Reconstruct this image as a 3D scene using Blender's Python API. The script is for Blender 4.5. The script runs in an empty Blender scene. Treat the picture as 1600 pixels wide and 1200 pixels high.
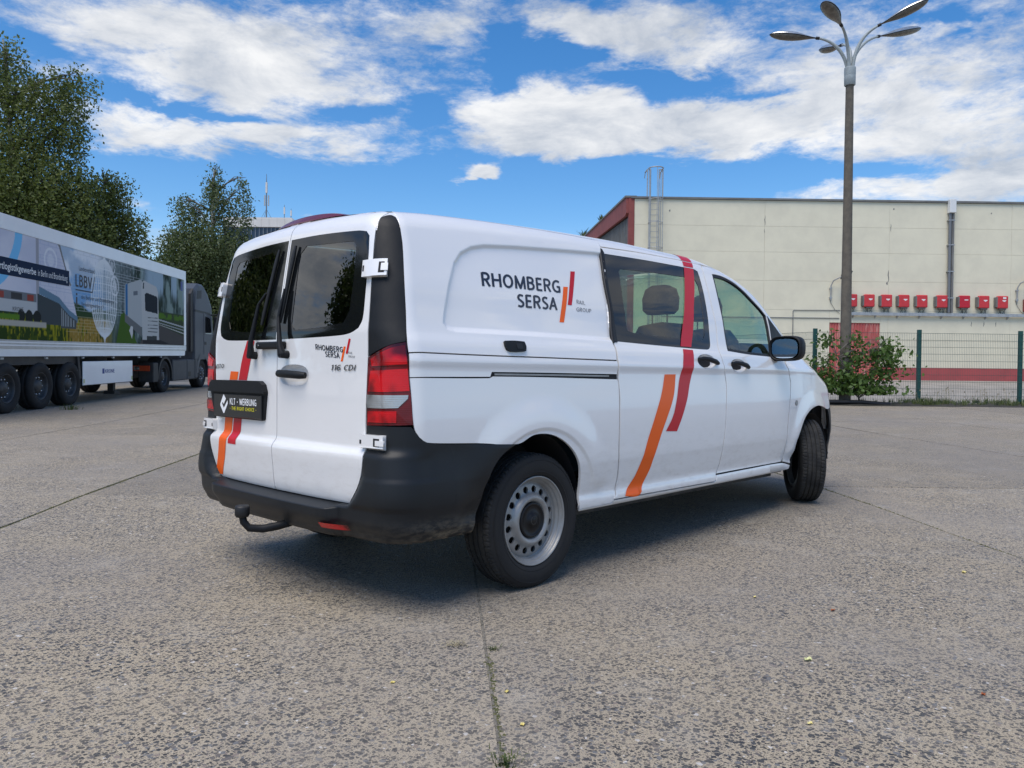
import bpy, math, random
import numpy as np
from mathutils import Vector, Matrix
from mathutils.geometry import delaunay_2d_cdt
R=math.radians; PI=math.pi
random.seed(5); rng=np.random.default_rng(5)
SC=bpy.context.scene; COL=SC.collection

# =====================================================================  camera
CAM=np.array([-2.8635,-3.4588,1.0669]); YAW,PITCH,ROLL=0.7593,-0.0130,0.0106
fw=np.array([math.cos(YAW)*math.cos(PITCH),math.sin(YAW)*math.cos(PITCH),math.sin(PITCH)])
rt=np.array([math.sin(YAW),-math.cos(YAW),0.]); up=np.cross(rt,fw)
cr,sr=math.cos(ROLL),math.sin(ROLL)
RX=rt*cr+up*sr; UX=-rt*sr+up*cr
cam=bpy.data.cameras.new('camera'); camo=bpy.data.objects.new('camera',cam); COL.objects.link(camo)
cam.sensor_width=36; cam.lens=36*1198/1600; cam.clip_start=.05; cam.clip_end=3000
m=Matrix(((RX[0],UX[0],-fw[0],CAM[0]),(RX[1],UX[1],-fw[1],CAM[1]),(RX[2],UX[2],-fw[2],CAM[2]),(0,0,0,1)))
camo.matrix_world=m; SC.camera=camo

# =====================================================================  sky, clouds, sun, exposure
SUN_EL,SUN_AZ=R(63),R(190)          # world angle of the sun seen from above, from +X towards +Y
SC.view_settings.view_transform='Standard'; SC.view_settings.look='None'
SC.view_settings.exposure=0.44; SC.view_settings.gamma=1
try: SC.view_settings.use_curve_mapping=False
except Exception: pass
W_=bpy.data.worlds.new('World'); SC.world=W_; W_.use_nodes=True
nt=W_.node_tree; N=nt.nodes; L=nt.links; N.clear()
def nn(t,**k):
    n=N.new(t)
    for a,b in k.items(): setattr(n,a,b)
    return n
def mth(op,a,b=None,c=None,clamp=False):
    n=N.new('ShaderNodeMath'); n.operation=op; n.use_clamp=clamp
    for i,v in enumerate((a,b,c)):
        if v is None: continue
        if isinstance(v,(int,float)): n.inputs[i].default_value=v
        else: L.new(v,n.inputs[i])
    return n.outputs[0]
sky=nn('ShaderNodeTexSky',sky_type='NISHITA',sun_disc=False,sun_elevation=SUN_EL,sun_rotation=PI/2-SUN_AZ,air_density=1.0,dust_density=.35,ozone_density=2.2)
hs=nn('ShaderNodeHueSaturation'); hs.inputs['Hue'].default_value=.503; hs.inputs['Saturation'].default_value=1.36; hs.inputs['Value'].default_value=1.22; L.new(sky.outputs[0],hs.inputs['Color'])
tc=nn('ShaderNodeTexCoord'); sep=nn('ShaderNodeSeparateXYZ'); L.new(tc.outputs['Generated'],sep.inputs[0])
dx,dy,dz=sep.outputs
zc=mth('MAXIMUM',dz,0.0); den=mth('ADD',zc,.10)
cx_=mth('DIVIDE',dx,den); cy_=mth('DIVIDE',dy,den)
cmb=nn('ShaderNodeCombineXYZ'); L.new(cx_,cmb.inputs[0]); L.new(cy_,cmb.inputs[1])
def noise(vec,scale,detail,rough,dist=0,w=None):
    n=nn('ShaderNodeTexNoise'); n.inputs['Scale'].default_value=scale; n.inputs['Detail'].default_value=detail
    n.inputs['Roughness'].default_value=rough; n.inputs['Distortion'].default_value=dist; L.new(vec,n.inputs['Vector']); return n.outputs['Fac']
n1=noise(cmb.outputs[0],1.15,9,.62,.25)
n2=noise(cmb.outputs[0],3.4,8,.66,.3)
dn=nn('ShaderNodeVectorMath',operation='MULTIPLY'); L.new(tc.outputs['Generated'],dn.inputs[0]); dn.inputs[1].default_value=(1,1,2.6)
n3=noise(dn.outputs[0],9,8,.68,.35)
az=mth('ARCTAN2',dy,dx); el=mth('ARCSINE',dz)
wob=noise(dn.outputs[0],5.5,5,.6)
wob2=noise(dn.outputs[0],7.5,5,.6,.5)
azw=mth('ADD',az,mth('MULTIPLY',mth('SUBTRACT',wob,.5),.22)); elw=mth('ADD',el,mth('MULTIPLY',mth('SUBTRACT',wob2,.5),.085))
BL=[(2.05,0.30,0.35,0.12,1.0),(2.45,0.20,0.30,0.07,0.9),(-0.45,0.42,0.30,0.12,0.7),(-1.0,0.25,0.35,0.08,0.8),(1.135,0.385,0.248,0.04,1),(0.847,0.429,0.113,0.024,0.7),(1.061,0.34,0.128,0.022,0.9),(1.225,0.334,0.098,0.032,0.5),(1.083,0.28,0.173,0.019,1.1),(1.231,0.269,0.045,0.014,0.6),(0.6,0.418,0.173,0.033,0.9),(0.69,0.427,0.068,0.024,0.6),(0.551,0.377,0.083,0.028,0.8),(0.746,0.313,0.083,0.032,1.0),(0.631,0.316,0.128,0.033,1.1),(0.442,0.298,0.173,0.032,1.0),(0.314,0.332,0.15,0.048,0.8),(0.212,0.361,0.098,0.048,0.6),(0.235,0.261,0.135,0.024,0.8),(0.195,0.213,0.056,0.024,1.6),(0.298,0.217,0.12,0.011,0.8),(0.805,0.245,0.046,0.017,3.4),(1.006,0.198,0.023,0.005,0.6),(0.764,0.4,0.038,0.04,-1.2),(0.96,0.324,0.068,0.011,-0.8),(0.854,0.329,0.045,0.017,-1),(1.135,0.305,0.083,0.008,-0.9),(1.295,0.344,0.045,0.016,-0.6),(1.191,0.356,0.09,0.008,-0.4),(1.045,0.228,0.248,0.024,-1.6),(0.638,0.257,0.195,0.016,-1.6),(0.745,0.209,0.195,0.032,-1.5),(0.404,0.238,0.135,0.01,-1.2),(0.591,0.354,0.083,0.013,-1.2),(0.689,0.386,0.034,0.02,-0.9),(0.457,0.328,0.038,0.008,-0.7),(0.503,0.338,0.045,0.008,-0.6),(0.243,0.382,0.045,0.011,-0.8),(0.829,0.297,0.023,0.01,-0.6),(1.251,0.303,0.045,0.011,-0.5)]
tot=None
for a0,e0,ra,re,am in BL:
    qa=mth('MULTIPLY',mth('SUBTRACT',azw,a0),1/ra); qe=mth('MULTIPLY',mth('SUBTRACT',elw,e0),1/re)
    q=mth('ADD',mth('MULTIPLY',qa,qa),mth('MULTIPLY',qe,qe))
    e=mth('MULTIPLY',mth('EXPONENT',mth('MULTIPLY',q,-1)),am*.21)
    tot=e if tot is None else mth('ADD',tot,e)
dens=mth('ADD',mth('MULTIPLY',n1,.45),mth('MULTIPLY',n2,.30)); dens=mth('ADD',dens,mth('MULTIPLY',n3,.45)); dens=mth('ADD',dens,tot)
n4=noise(dn.outputs[0],26,5,.7,.2); dens=mth('ADD',dens,mth('MULTIPLY',mth('SUBTRACT',n4,.5),.30)); dens=mth('SUBTRACT',dens,.615)
mr=nn('ShaderNodeMapRange',interpolation_type='SMOOTHSTEP'); L.new(dens,mr.inputs[0])
for i,v in enumerate((-.05,.215,0,1)): mr.inputs[i+1].default_value=v
# cloud brightness: thick parts greyer, edges lit
shade=noise(dn.outputs[0],6.0,7,.62,.4)
shade2=mth('ADD',mth('MULTIPLY',shade,.75),mth('MULTIPLY',n2,.35))
mr2=nn('ShaderNodeMapRange'); L.new(shade2,mr2.inputs[0])
for i,v in enumerate((.43,.68,0,1)): mr2.inputs[i+1].default_value=v
cmix=nn('ShaderNodeMix',data_type='RGBA'); L.new(mr2.outputs[0],cmix.inputs[0])
cmix.inputs[6].default_value=(*[7.4*v for v in (.54,.585,.655)],1); cmix.inputs[7].default_value=(*[7.4*v for v in (1.0,.995,.985)],1)
hz=nn('ShaderNodeMapRange',interpolation_type='SMOOTHSTEP'); L.new(dz,hz.inputs[0])
for i,v in enumerate((.02,.20,1,0)): hz.inputs[i+1].default_value=v
hmix=nn('ShaderNodeMix',data_type='RGBA'); L.new(hz.outputs[0],hmix.inputs[0]); L.new(hs.outputs[0],hmix.inputs[6]); hmix.inputs[7].default_value=(4.6,6.3,8.0,1)
smix=nn('ShaderNodeMix',data_type='RGBA'); L.new(mth('MULTIPLY',mr.outputs[0],.93),smix.inputs[0]); L.new(hmix.outputs[2],smix.inputs[6]); L.new(cmix.outputs[2],smix.inputs[7])
bg=nn('ShaderNodeBackground'); bg.inputs[1].default_value=0.10; L.new(smix.outputs[2],bg.inputs[0])
wo=nn('ShaderNodeOutputWorld'); L.new(bg.outputs[0],wo.inputs[0])
W_.cycles.sampling_method='MANUAL'; W_.cycles.sample_map_resolution=1024
sun=bpy.data.lights.new('sun','SUN'); suno=bpy.data.objects.new('sun',sun); COL.objects.link(suno)
sun.energy=2.6; sun.angle=R(45); sun.color=(1,.93,.84)
sd=Vector((math.cos(SUN_AZ)*math.cos(SUN_EL),math.sin(SUN_AZ)*math.cos(SUN_EL),math.sin(SUN_EL)))
suno.rotation_euler=sd.to_track_quat('Z','Y').to_euler()

# =====================================================================  frames and helpers
F2=np.array([math.cos(YAW),math.sin(YAW),0.]); R2=rt.copy()
FOOT=np.array([CAM[0],CAM[1],0.])
def yard(s,l,z=0.): return FOOT+F2*s+R2*l+np.array([0,0,z])      # s metres ahead along the yard, l metres to the right
def _pchip(xs, ys):
    xs=np.array(xs,float); ys=np.array(ys,float); h=np.diff(xs); d=np.diff(ys)/h
    m=np.zeros(len(xs)); m[0]=d[0]; m[-1]=d[-1]
    for i in range(1,len(xs)-1):
        if d[i-1]*d[i]>0:
            w1=2*h[i]+h[i-1]; w2=h[i]+2*h[i-1]; m[i]=(w1+w2)/(w1/d[i-1]+w2/d[i])
    def f(x):
        x=np.clip(x,xs[0],xs[-1]); i=np.clip(np.searchsorted(xs,x)-1,0,len(xs)-2)
        t=(x-xs[i])/h[i]
        return ((1+2*t)*(1-t)**2*ys[i]+t*(1-t)**2*h[i]*m[i]+t*t*(3-2*t)*ys[i+1]+t*t*(t-1)*h[i]*m[i+1])
    return f
GZ=_pchip([-400,4.6,6.4,8,13,18,22,28,40,60,120,900],[0,0,.045,.062,.12,.225,.33,.47,.95,1.3,1.6,1.6])
def gz(s): return float(GZ(s))
def prop(o,label=None,cat=None,group=None,kind=None):
    if label: o['label']=label
    if cat: o['category']=cat
    if group: o['group']=group
    if kind: o['kind']=kind
    return o
def empty(name,loc,rotz=0,label=None,cat=None,group=None):
    o=bpy.data.objects.new(name,None); COL.objects.link(o); o.location=[float(v) for v in loc]; o.rotation_euler=(0,0,rotz); o.empty_display_size=.2
    return prop(o,label,cat,group)
def mesh(name,v,f,mat=None,smooth=False):
    me=bpy.data.meshes.new(name); me.from_pydata([tuple(map(float,p)) for p in v],[],[tuple(map(int,q)) for q in f]); 
    if mat: me.materials.append(mat)
    if smooth: me.shade_smooth()
    me.update(); return me
def link(name,me,parent=None,mat=None):
    o=bpy.data.objects.new(name,me); COL.objects.link(o)
    if parent: o.parent=parent
    if mat: me.materials.append(mat)
    return o
class MB:
    """collects shapes for ONE mesh"""
    def __init__(s): s.v=[]; s.f=[]; s.mi=[]; s.cur=0; s.sm=[]
    def add(s,v,f,smooth=False):
        b=len(s.v); s.v.extend([tuple(map(float,p)) for p in v]); s.f.extend([tuple(int(i)+b for i in q) for q in f]); s.mi.extend([s.cur]*len(f)); s.sm.extend([smooth]*len(f)); return s
    def box(s,x0,x1,y0,y1,z0,z1,bev=0):
        if bev<=0:
            v=[(x0,y0,z0),(x1,y0,z0),(x1,y1,z0),(x0,y1,z0),(x0,y0,z1),(x1,y0,z1),(x1,y1,z1),(x0,y1,z1)]
            return s.add(v,[(0,3,2,1),(4,5,6,7),(0,1,5,4),(1,2,6,5),(2,3,7,6),(3,0,4,7)])
        b=bev; v=[];f=[]
        # chamfered box from 24 vertices
        cs=[(x0,1),(x1,-1)]; idx={}
        for ix,(X,sx) in enumerate(((x0,1),(x1,-1))):
            for iy,(Y,sy) in enumerate(((y0,1),(y1,-1))):
                for iz,(Z,sz) in enumerate(((z0,1),(z1,-1))):
                    for a in range(3):
                        p=[X+sx*b,Y+sy*b,Z+sz*b]; p[a]=(X,Y,Z)[a]; idx[ix,iy,iz,a]=len(v); v.append(tuple(p))
        I=lambda *k: idx[k]
        f=[(I(0,0,0,0),I(0,0,1,0),I(0,1,1,0),I(0,1,0,0)),(I(1,0,0,0),I(1,1,0,0),I(1,1,1,0),I(1,0,1,0)),
           (I(0,0,0,1),I(1,0,0,1),I(1,0,1,1),I(0,0,1,1)),(I(0,1,0,1),I(0,1,1,1),I(1,1,1,1),I(1,1,0,1)),
           (I(0,0,0,2),I(0,1,0,2),I(1,1,0,2),I(1,0,0,2)),(I(0,0,1,2),I(1,0,1,2),I(1,1,1,2),I(0,1,1,2))]
        for ix in (0,1):
            for iy in (0,1): f.append((I(ix,iy,0,0),I(ix,iy,1,0),I(ix,iy,1,1),I(ix,iy,0,1)))
        for ix in (0,1):
            for iz in (0,1): f.append((I(ix,0,iz,0),I(ix,1,iz,0),I(ix,1,iz,2),I(ix,0,iz,2)))
        for iy in (0,1):
            for iz in (0,1): f.append((I(0,iy,iz,1),I(1,iy,iz,1),I(1,iy,iz,2),I(0,iy,iz,2)))
        for ix in (0,1):
            for iy in (0,1):
                for iz in (0,1): f.append((I(ix,iy,iz,0),I(ix,iy,iz,1),I(ix,iy,iz,2)))
        return s.add(v,f)
    def tube(s,pts,r,n=8,caps=True,smooth=True):
        pts=[np.array(p,float) for p in pts]; rs=r if hasattr(r,'__len__') else [r]*len(pts)
        v=[];f=[]; prev=None
        for i,p in enumerate(pts):
            t=(pts[min(i+1,len(pts)-1)]-pts[max(i-1,0)]); t/=np.linalg.norm(t)+1e-12
            if prev is None:
                a=np.array([0,0,1.]) if abs(t[2])<.9 else np.array([1.,0,0]); u=np.cross(a,t); u/=np.linalg.norm(u)
            else:
                u=prev-t*(prev@t); u/=np.linalg.norm(u)
            prev=u; w=np.cross(t,u)
            for k in range(n):
                a=2*PI*k/n; v.append(p+rs[i]*(math.cos(a)*u+math.sin(a)*w))
        for i in range(len(pts)-1):
            for k in range(n):
                k2=(k+1)%n; f.append((i*n+k,i*n+k2,(i+1)*n+k2,(i+1)*n+k))
        s.add(v,f,smooth)
        if caps: s.add([v[k] for k in range(n)][::-1],[tuple(range(n))]); s.add([v[(len(pts)-1)*n+k] for k in range(n)],[tuple(range(n))])
        return s
    def lathe(s,prof,c=(0,0,0),axis='z',n=32,smooth=True,mod=None):
        """prof [(radius, along)], axis z/y/x"""
        v=[];f=[]
        for i,(r,h) in enumerate(prof):
            for k in range(n):
                a=2*PI*k/n; rr=r if mod is None else mod(r,h,k,i)
                ca,sa=rr*math.cos(a),rr*math.sin(a)
                p={'z':(ca,sa,h),'y':(ca,h,sa),'x':(h,ca,sa)}[axis]
                v.append((p[0]+c[0],p[1]+c[1],p[2]+c[2]))
        for i in range(len(prof)-1):
            for k in range(n):
                k2=(k+1)%n; q=(i*n+k,i*n+k2,(i+1)*n+k2,(i+1)*n+k); f.append(q if axis!='y' else q[::-1])
        return s.add(v,f,smooth)
    def prism(s,poly,a0,a1,axis='y'):
        n=len(poly); P=lambda u,w,a: {'y':(u,a,w),'x':(a,u,w),'z':(u,w,a)}[axis]
        v=[P(u,w,a0) for u,w in poly]+[P(u,w,a1) for u,w in poly]
        f=[tuple(range(n)),tuple(range(2*n-1,n-1,-1))]+[(i,i+n,(i+1)%n+n,(i+1)%n) for i in range(n)]
        return s.add(v,f)
    def build(s,name,mats,parent=None,fix=True):
        me=bpy.data.meshes.new(name); me.from_pydata(s.v,[],s.f)
        for m_ in (mats if isinstance(mats,(list,tuple)) else [mats]): me.materials.append(m_)
        me.polygons.foreach_set('use_smooth',s.sm)
        if any(s.mi): me.polygons.foreach_set('material_index',s.mi)
        me.update()
        if fix:
            import bmesh
            b=bmesh.new(); b.from_mesh(me); bmesh.ops.recalc_face_normals(b,faces=b.faces); b.to_mesh(me); b.free()
        return link(name,me,parent)

# =====================================================================  materials
def material(name,col=(.5,.5,.5),rough=.5,metal=0.,coat=0.,coatr=.03,spec=.5,build=None):
    m_=bpy.data.materials.new(name); m_.use_nodes=True; t=m_.node_tree; b=t.nodes['Principled BSDF']
    b.inputs['Base Color'].default_value=(*col,1); b.inputs['Roughness'].default_value=rough; b.inputs['Metallic'].default_value=metal
    b.inputs['Coat Weight'].default_value=coat; b.inputs['Coat IOR'].default_value=1.6; b.inputs['Coat Roughness'].default_value=coatr; b.inputs['Specular IOR Level'].default_value=spec
    if build: build(t,b)
    return m_
class G:
    def __init__(s,t): s.t=t
    def n(s,ty,**k):
        n=s.t.nodes.new(ty)
        for a,b in k.items(): setattr(n,a,b)
        return n
    def l(s,a,b): s.t.links.new(a,b)
    def pos(s,scale=(1,1,1),obj=False):
        if obj: c=s.n('ShaderNodeTexCoord').outputs['Object']
        else: c=s.n('ShaderNodeNewGeometry').outputs['Position']
        m_=s.n('ShaderNodeMapping'); m_.inputs['Scale'].default_value=scale; s.l(c,m_.inputs[0]); return m_.outputs[0]
    def noise(s,v,scale,detail=4,rough=.55,dist=0):
        n=s.n('ShaderNodeTexNoise'); n.inputs['Scale'].default_value=scale; n.inputs['Detail'].default_value=detail; n.inputs['Roughness'].default_value=rough; n.inputs['Distortion'].default_value=dist
        s.l(v,n.inputs['Vector']); return n.outputs['Fac']
    def math(s,op,a,b=0.,clamp=False):
        n=s.n('ShaderNodeMath',operation=op,use_clamp=clamp)
        for i,x in enumerate((a,b)):
            if isinstance(x,(int,float)): n.inputs[i].default_value=x
            else: s.l(x,n.inputs[i])
        return n.outputs[0]
    def rng(s,x,a,b,c=0.,d=1.,smooth=True):
        n=s.n('ShaderNodeMapRange',interpolation_type='SMOOTHSTEP' if smooth else 'LINEAR'); s.l(x,n.inputs[0])
        for i,v in enumerate((a,b,c,d)): n.inputs[i+1].default_value=v
        return n.outputs[0]
    def mix(s,f,a,b,mode='MIX'):
        n=s.n('ShaderNodeMix',data_type='RGBA',blend_type=mode)
        for i,x in ((0,f),(6,a),(7,b)):
            if isinstance(x,(int,float)): n.inputs[i].default_value=x
            elif isinstance(x,tuple): n.inputs[i].default_value=(*x,1)
            else: s.l(x,n.inputs[i])
        return n.outputs[2]
    def bump(s,h,b,strength=.3,dist=.01):
        n=s.n('ShaderNodeBump'); n.inputs['Strength'].default_value=strength; n.inputs['Distance'].default_value=dist; s.l(h,n.inputs['Height']); s.l(n.outputs[0],b.inputs['Normal'])
def mottled(name,c1,c2,scale=6,rough=.7,bump=0.,detail=6,metal=0,r2=None,obj=False,lo=.35,hi=.65,coat=0.,stretch=(1,1,1)):
    def bd(t,b):
        g=G(t); v=g.pos(stretch,obj); n=g.noise(v,scale,detail,.6)
        g.l(g.mix(g.rng(n,lo,hi),c1,c2),b.inputs['Base Color'])
        if r2 is not None: g.l(g.rng(n,lo,hi,rough,r2),b.inputs['Roughness'])
        if bump: g.bump(g.noise(v,scale*7,5,.6),b,bump,.01)
    return material(name,c1,rough,metal,coat,build=bd)
M={}
def _paint(t,b):
    g=G(t); v=g.pos(); z=g.n('ShaderNodeSeparateXYZ'); g.l(g.n('ShaderNodeNewGeometry').outputs['Position'],z.inputs[0])
    n=g.noise(g.pos((3,3,9)),4,7,.65); low=g.rng(z.outputs[2],.30,.95,1,0); d=g.math('MULTIPLY',g.rng(n,.42,.75),low)
    g.l(g.mix(g.math('MULTIPLY',d,.35),(.825,.81,.79),(.50,.45,.39)),b.inputs['Base Color'])
    g.l(g.rng(n,.3,.8,.02,.09),b.inputs['Coat Roughness'])
def _pt(t,b):
    _paint(t,b); b.inputs['Coat IOR'].default_value=1.8
M['paint']=material('white_car_paint',(.80,.805,.815),.38,0,1.0,.03,.5,_pt)
M['black_plastic']=mottled('black_grained_plastic',(.007,.008,.0095),(.011,.012,.0135),9,.5,.05,r2=.6)
M['black_plastic'].node_tree.nodes['Principled BSDF'].inputs['Specular IOR Level'].default_value=.28
M['bumper']=None
def _bump(t,b):
    g=G(t); z=g.n('ShaderNodeSeparateXYZ'); g.l(g.n('ShaderNodeNewGeometry').outputs['Position'],z.inputs[0])
    n=g.noise(g.pos((2,2,5)),9,8,.72); low=g.rng(z.outputs[2],.33,.47,1,0); d=g.math('MULTIPLY',g.rng(n,.40,.62),low)
    xx=g.rng(z.outputs[0],-.95,-.6,.15,1); d=g.math('MULTIPLY',d,xx)
    g.l(g.mix(d,(.010,.0115,.0135),(.17,.14,.10)),b.inputs['Base Color'])
    g.l(g.rng(d,0,.5,.46,.85),b.inputs['Roughness']); g.bump(g.noise(g.pos(),420,2,.5),b,.08,.002)
M['bumper']=material('grained_bumper_plastic',(.02,.022,.025),.5,spec=.35,build=_bump)
M['frit']=material('black_glass_border',(.006,.007,.008),.06,0,0,spec=.6)
M['seal']=material('black_rubber_seal',(.01,.01,.011),.55)
M['gap']=material('dark_door_gap',(.012,.012,.013),.8)
M['inner']=material('dark_interior_lining',(.022,.022,.024),.85)
def glass(name,tint,ior=1.5,extra=0.):
    m_=bpy.data.materials.new(name); m_.use_nodes=True; t=m_.node_tree; t.nodes.clear(); g=G(t)
    tr=g.n('ShaderNodeBsdfTransparent'); tr.inputs[0].default_value=(*tint,1); gl=g.n('ShaderNodeBsdfGlossy'); gl.inputs['Roughness'].default_value=.01
    lw=g.n('ShaderNodeLayerWeight'); lw.inputs[0].default_value=.5
    f=g.math('ADD',g.math('MULTIPLY',g.math('POWER',lw.outputs['Facing'],4.),.92),.085+extra,True); mx=g.n('ShaderNodeMixShader'); g.l(f,mx.inputs[0]); g.l(tr.outputs[0],mx.inputs[1]); g.l(gl.outputs[0],mx.inputs[2])
    o=g.n('ShaderNodeOutputMaterial'); g.l(mx.outputs[0],o.inputs[0]); return m_
M['glass']=glass('green_tinted_side_glass',(.56,.75,.63)); M['glass_dark']=glass('dark_rear_glass',(.20,.27,.25),1.55,.06)
M['rubber']=mottled('tyre_rubber',(.007,.007,.008),(.015,.0145,.014),14,.75,.15,r2=.88)
M['tread']=mottled('worn_tread_rubber',(.010,.010,.010),(.030,.028,.025),10,.85,.2)
M['steel']=mottled('silver_painted_steel',(.33,.33,.32),(.26,.255,.245),9,.40,.02,metal=.35)
M['cap']=material('black_hub_cap',(.009,.009,.010),.42,spec=.3)
M['red_vinyl']=material('red_vinyl_film',(.52,.003,.014),.35,0,.12,.08,.3)
M['orange_vinyl']=material('orange_vinyl_film',(.88,.115,.0),.35,0,.12,.08,.3)
M['ink']=material('dark_blue_black_vinyl',(.012,.016,.03),.35,0,.4,.1)
M['grey_ink']=material('grey_vinyl',(.14,.15,.17),.4)
M['badge']=material('dark_chrome_badge',(.16,.16,.165),.25,.8)
M['chrome']=material('chromed_letters',(.62,.63,.65),.12,1.)
def _lens(c1,c2):
    def f(t,b):
        g=G(t); v=g.pos((1,1,1)); n=g.noise(v,11,2,.4,.3); n2=g.noise(v,5,1,.4,.2); g.l(g.mix(g.rng(g.math('ADD',g.math('MULTIPLY',n,.5),g.math('MULTIPLY',n2,.5)),.42,.60),c1,c2),b.inputs['Base Color'])
        w=g.n('ShaderNodeTexWave',wave_type='BANDS',bands_direction='Z'); w.inputs['Scale'].default_value=34; g.l(v,w.inputs['Vector']); g.bump(w.outputs['Fac'],b,.10,.003)
    return f
M['lens_red']=material('red_tail_lens',(.4,.0,.01),.22,0,.35,.02,.25,_lens((.09,.0,.002),(.62,.001,.006)))
M['lens_dark']=material('deep_red_lens',(.12,.0,.005),.22,0,.35,.02,.25,_lens((.035,.0,.001),(.15,.0,.003)))
M['lens_clear']=material('clear_ribbed_lens',(.5,.5,.5),.15,.4,1.0,.02,.6,_lens((.10,.105,.105),(.42,.43,.43)))
M['lens_brown']=material('brown_red_brake_lens',(.13,.012,.010),.25,0,.8,.05,.5)
M['fabric']=mottled('dark_seat_fabric',(.035,.037,.042),(.05,.052,.058),60,.95,.1)
M['mirror']=material('mirror_glass',(.75,.8,.8),.01,1.)
M['plate']=material('charcoal_plate',(.022,.021,.020),.35)
M['yellow']=material('yellow_print',(.72,.66,.02),.4); M['white_print']=material('white_print',(.85,.85,.85),.4)
M['metal_dark']=mottled('dark_underbody_steel',(.02,.02,.02),(.05,.045,.04),12,.7)
# exposed aggregate concrete
def _concrete(t,b,fine=True):
    g=G(t); p=g.pos((1,1,1))
    dist=g.n('ShaderNodeTexNoise'); dist.inputs['Scale'].default_value=55; dist.inputs['Detail'].default_value=2; g.l(p,dist.inputs['Vector'])
    mp=g.n('ShaderNodeMix',data_type='RGBA',blend_type='LINEAR_LIGHT'); mp.inputs[0].default_value=.006; g.l(p,mp.inputs[6]); g.l(dist.outputs['Color'],mp.inputs[7])
    def stones(scale,thr0,thr1,off):
        m_=g.n('ShaderNodeMapping'); m_.inputs['Location'].default_value=(off,off*2,0); m_.inputs['Scale'].default_value=(1,1.0,0); g.l(mp.outputs[2],m_.inputs[0])
        v=g.n('ShaderNodeTexVoronoi',feature='F1',voronoi_dimensions='2D'); v.inputs['Scale'].default_value=scale; v.inputs['Randomness'].default_value=1; g.l(m_.outputs[0],v.inputs['Vector'])
        s3=g.n('ShaderNodeSeparateColor'); g.l(v.outputs['Color'],s3.inputs[0])
        thr=g.rng(s3.outputs[0],0,1,thr0,thr1,False); msk=g.rng(g.math('SUBTRACT',v.outputs['Distance'],thr),-.03,.03,1,0)
        return msk,s3.outputs[1],s3.outputs[2]
    m1,a1,b1=stones(60,-.22,.60,0); m2,a2,b2=stones(98,-.20,.58,3.7); m3,a3,b3=stones(180,-.2,.5,9.1)
    big=g.noise(p,.38,6,.62); mid=g.noise(p,3.2,6,.62); fine_=g.noise(p,190,4,.7); vf=g.noise(p,700,2,.6)
    base=g.mix(g.rng(fine_,.35,.65),(.375,.310,.218),(.515,.435,.308)); base=g.mix(g.rng(vf,.38,.64),base,(.25,.212,.158))
    def scol(a,bb):
        r=g.n('ShaderNodeValToRGB'); e=r.color_ramp; e.interpolation='CONSTANT'
        cols=[(0,(.055,.054,.052)),(.30,(.028,.029,.031)),(.55,(.12,.105,.095)),(.68,(.14,.14,.14)),(.80,(.22,.175,.145)),(.87,(.055,.056,.058)),(.982,(.55,.52,.48))]
        e.elements[0].position=0; e.elements[0].color=(*cols[0][1],1); e.elements[1].position=cols[1][0]; e.elements[1].color=(*cols[1][1],1)
        for q,c in cols[2:]: x=e.elements.new(q); x.color=(*c,1)
        g.l(a,r.inputs[0]); return r.outputs[0]
    wear=g.rng(g.noise(p,1.3,5,.65),.36,.60,.68,1)       # how much of the stone shows
    c=g.mix(g.math('MULTIPLY',m3,g.math('MULTIPLY',wear,.8)),base,scol(a3,b3)); c=g.mix(g.math('MULTIPLY',m2,wear),c,scol(a2,b2)); c=g.mix(g.math('MULTIPLY',m1,wear),c,scol(a1,b1))
    dirt=g.mix(g.math('MULTIPLY',g.rng(big,.40,.64),.42),c,(.22,.20,.18)); dirt=g.mix(g.math('MULTIPLY',g.rng(mid,.5,.75),.20),dirt,(.46,.43,.38))
    oi=g.n('ShaderNodeObjectInfo'); tone=g.rng(oi.outputs['Random'],0,1,  .84,1.06,False); cc=g.n('ShaderNodeCombineColor')
    for i in range(3): g.l(tone,cc.inputs[i])
    c=g.mix(1.0,dirt,cc.outputs[0],'MULTIPLY')
    g.l(c,b.inputs['Base Color'])
    h=g.math('ADD',g.math('MULTIPLY',m1,.55),g.math('MULTIPLY',m2,.35)); h=g.math('ADD',h,g.math('MULTIPLY',fine_,.5)); g.bump(h,b,.55,.004)
    g.l(g.rng(m1,0,1,.86,.58),b.inputs['Roughness'])
M['concrete']=material('exposed_aggregate_concrete',(.3,.28,.25),.85,build=_concrete)
M['ground']=mottled('dusty_concrete_ground',(.33,.30,.26),(.24,.22,.19),.7,.95,.1,9)
M['soil']=mottled('joint_soil',(.022,.021,.016),(.050,.045,.034),14,1.,.3)

# ---- analytic skin of the van (metres; x forward from the rear axle, y left, z up)
def sst(t):
    t=np.clip(t,0,1); return t*t*(3-2*t)
WZ=_pchip([.25,.335,.355,.385,.405,.425,.50,.580,.598,.610,.64,.75,.90,1.0,1.055,1.085,1.110,1.118,1.124,1.15,1.20,1.25,1.35,1.45,1.55,1.65,1.75,1.85,1.95],
          [.900,.918,.938,.942,.933,.928,.9405,.9545,.9575,.9585,.9600,.961,.957,.9505,.9465,.9455,.9497,.9505,.9500,.943,.930,.908,.878,.853,.821,.787,.750,.709,.66])
TX=_pchip([-1.1,-.80,-.5,0,.6,1.2,1.8,2.2,2.5,2.75,3.0,3.3,3.6,3.75,4.0,4.2,4.35,4.6],
          [1.80,1.822,1.852,1.882,1.911,1.926,1.926,1.893,1.840,1.755,1.600,1.425,1.250,1.180,1.09,1.01,.90,.6])
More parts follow.
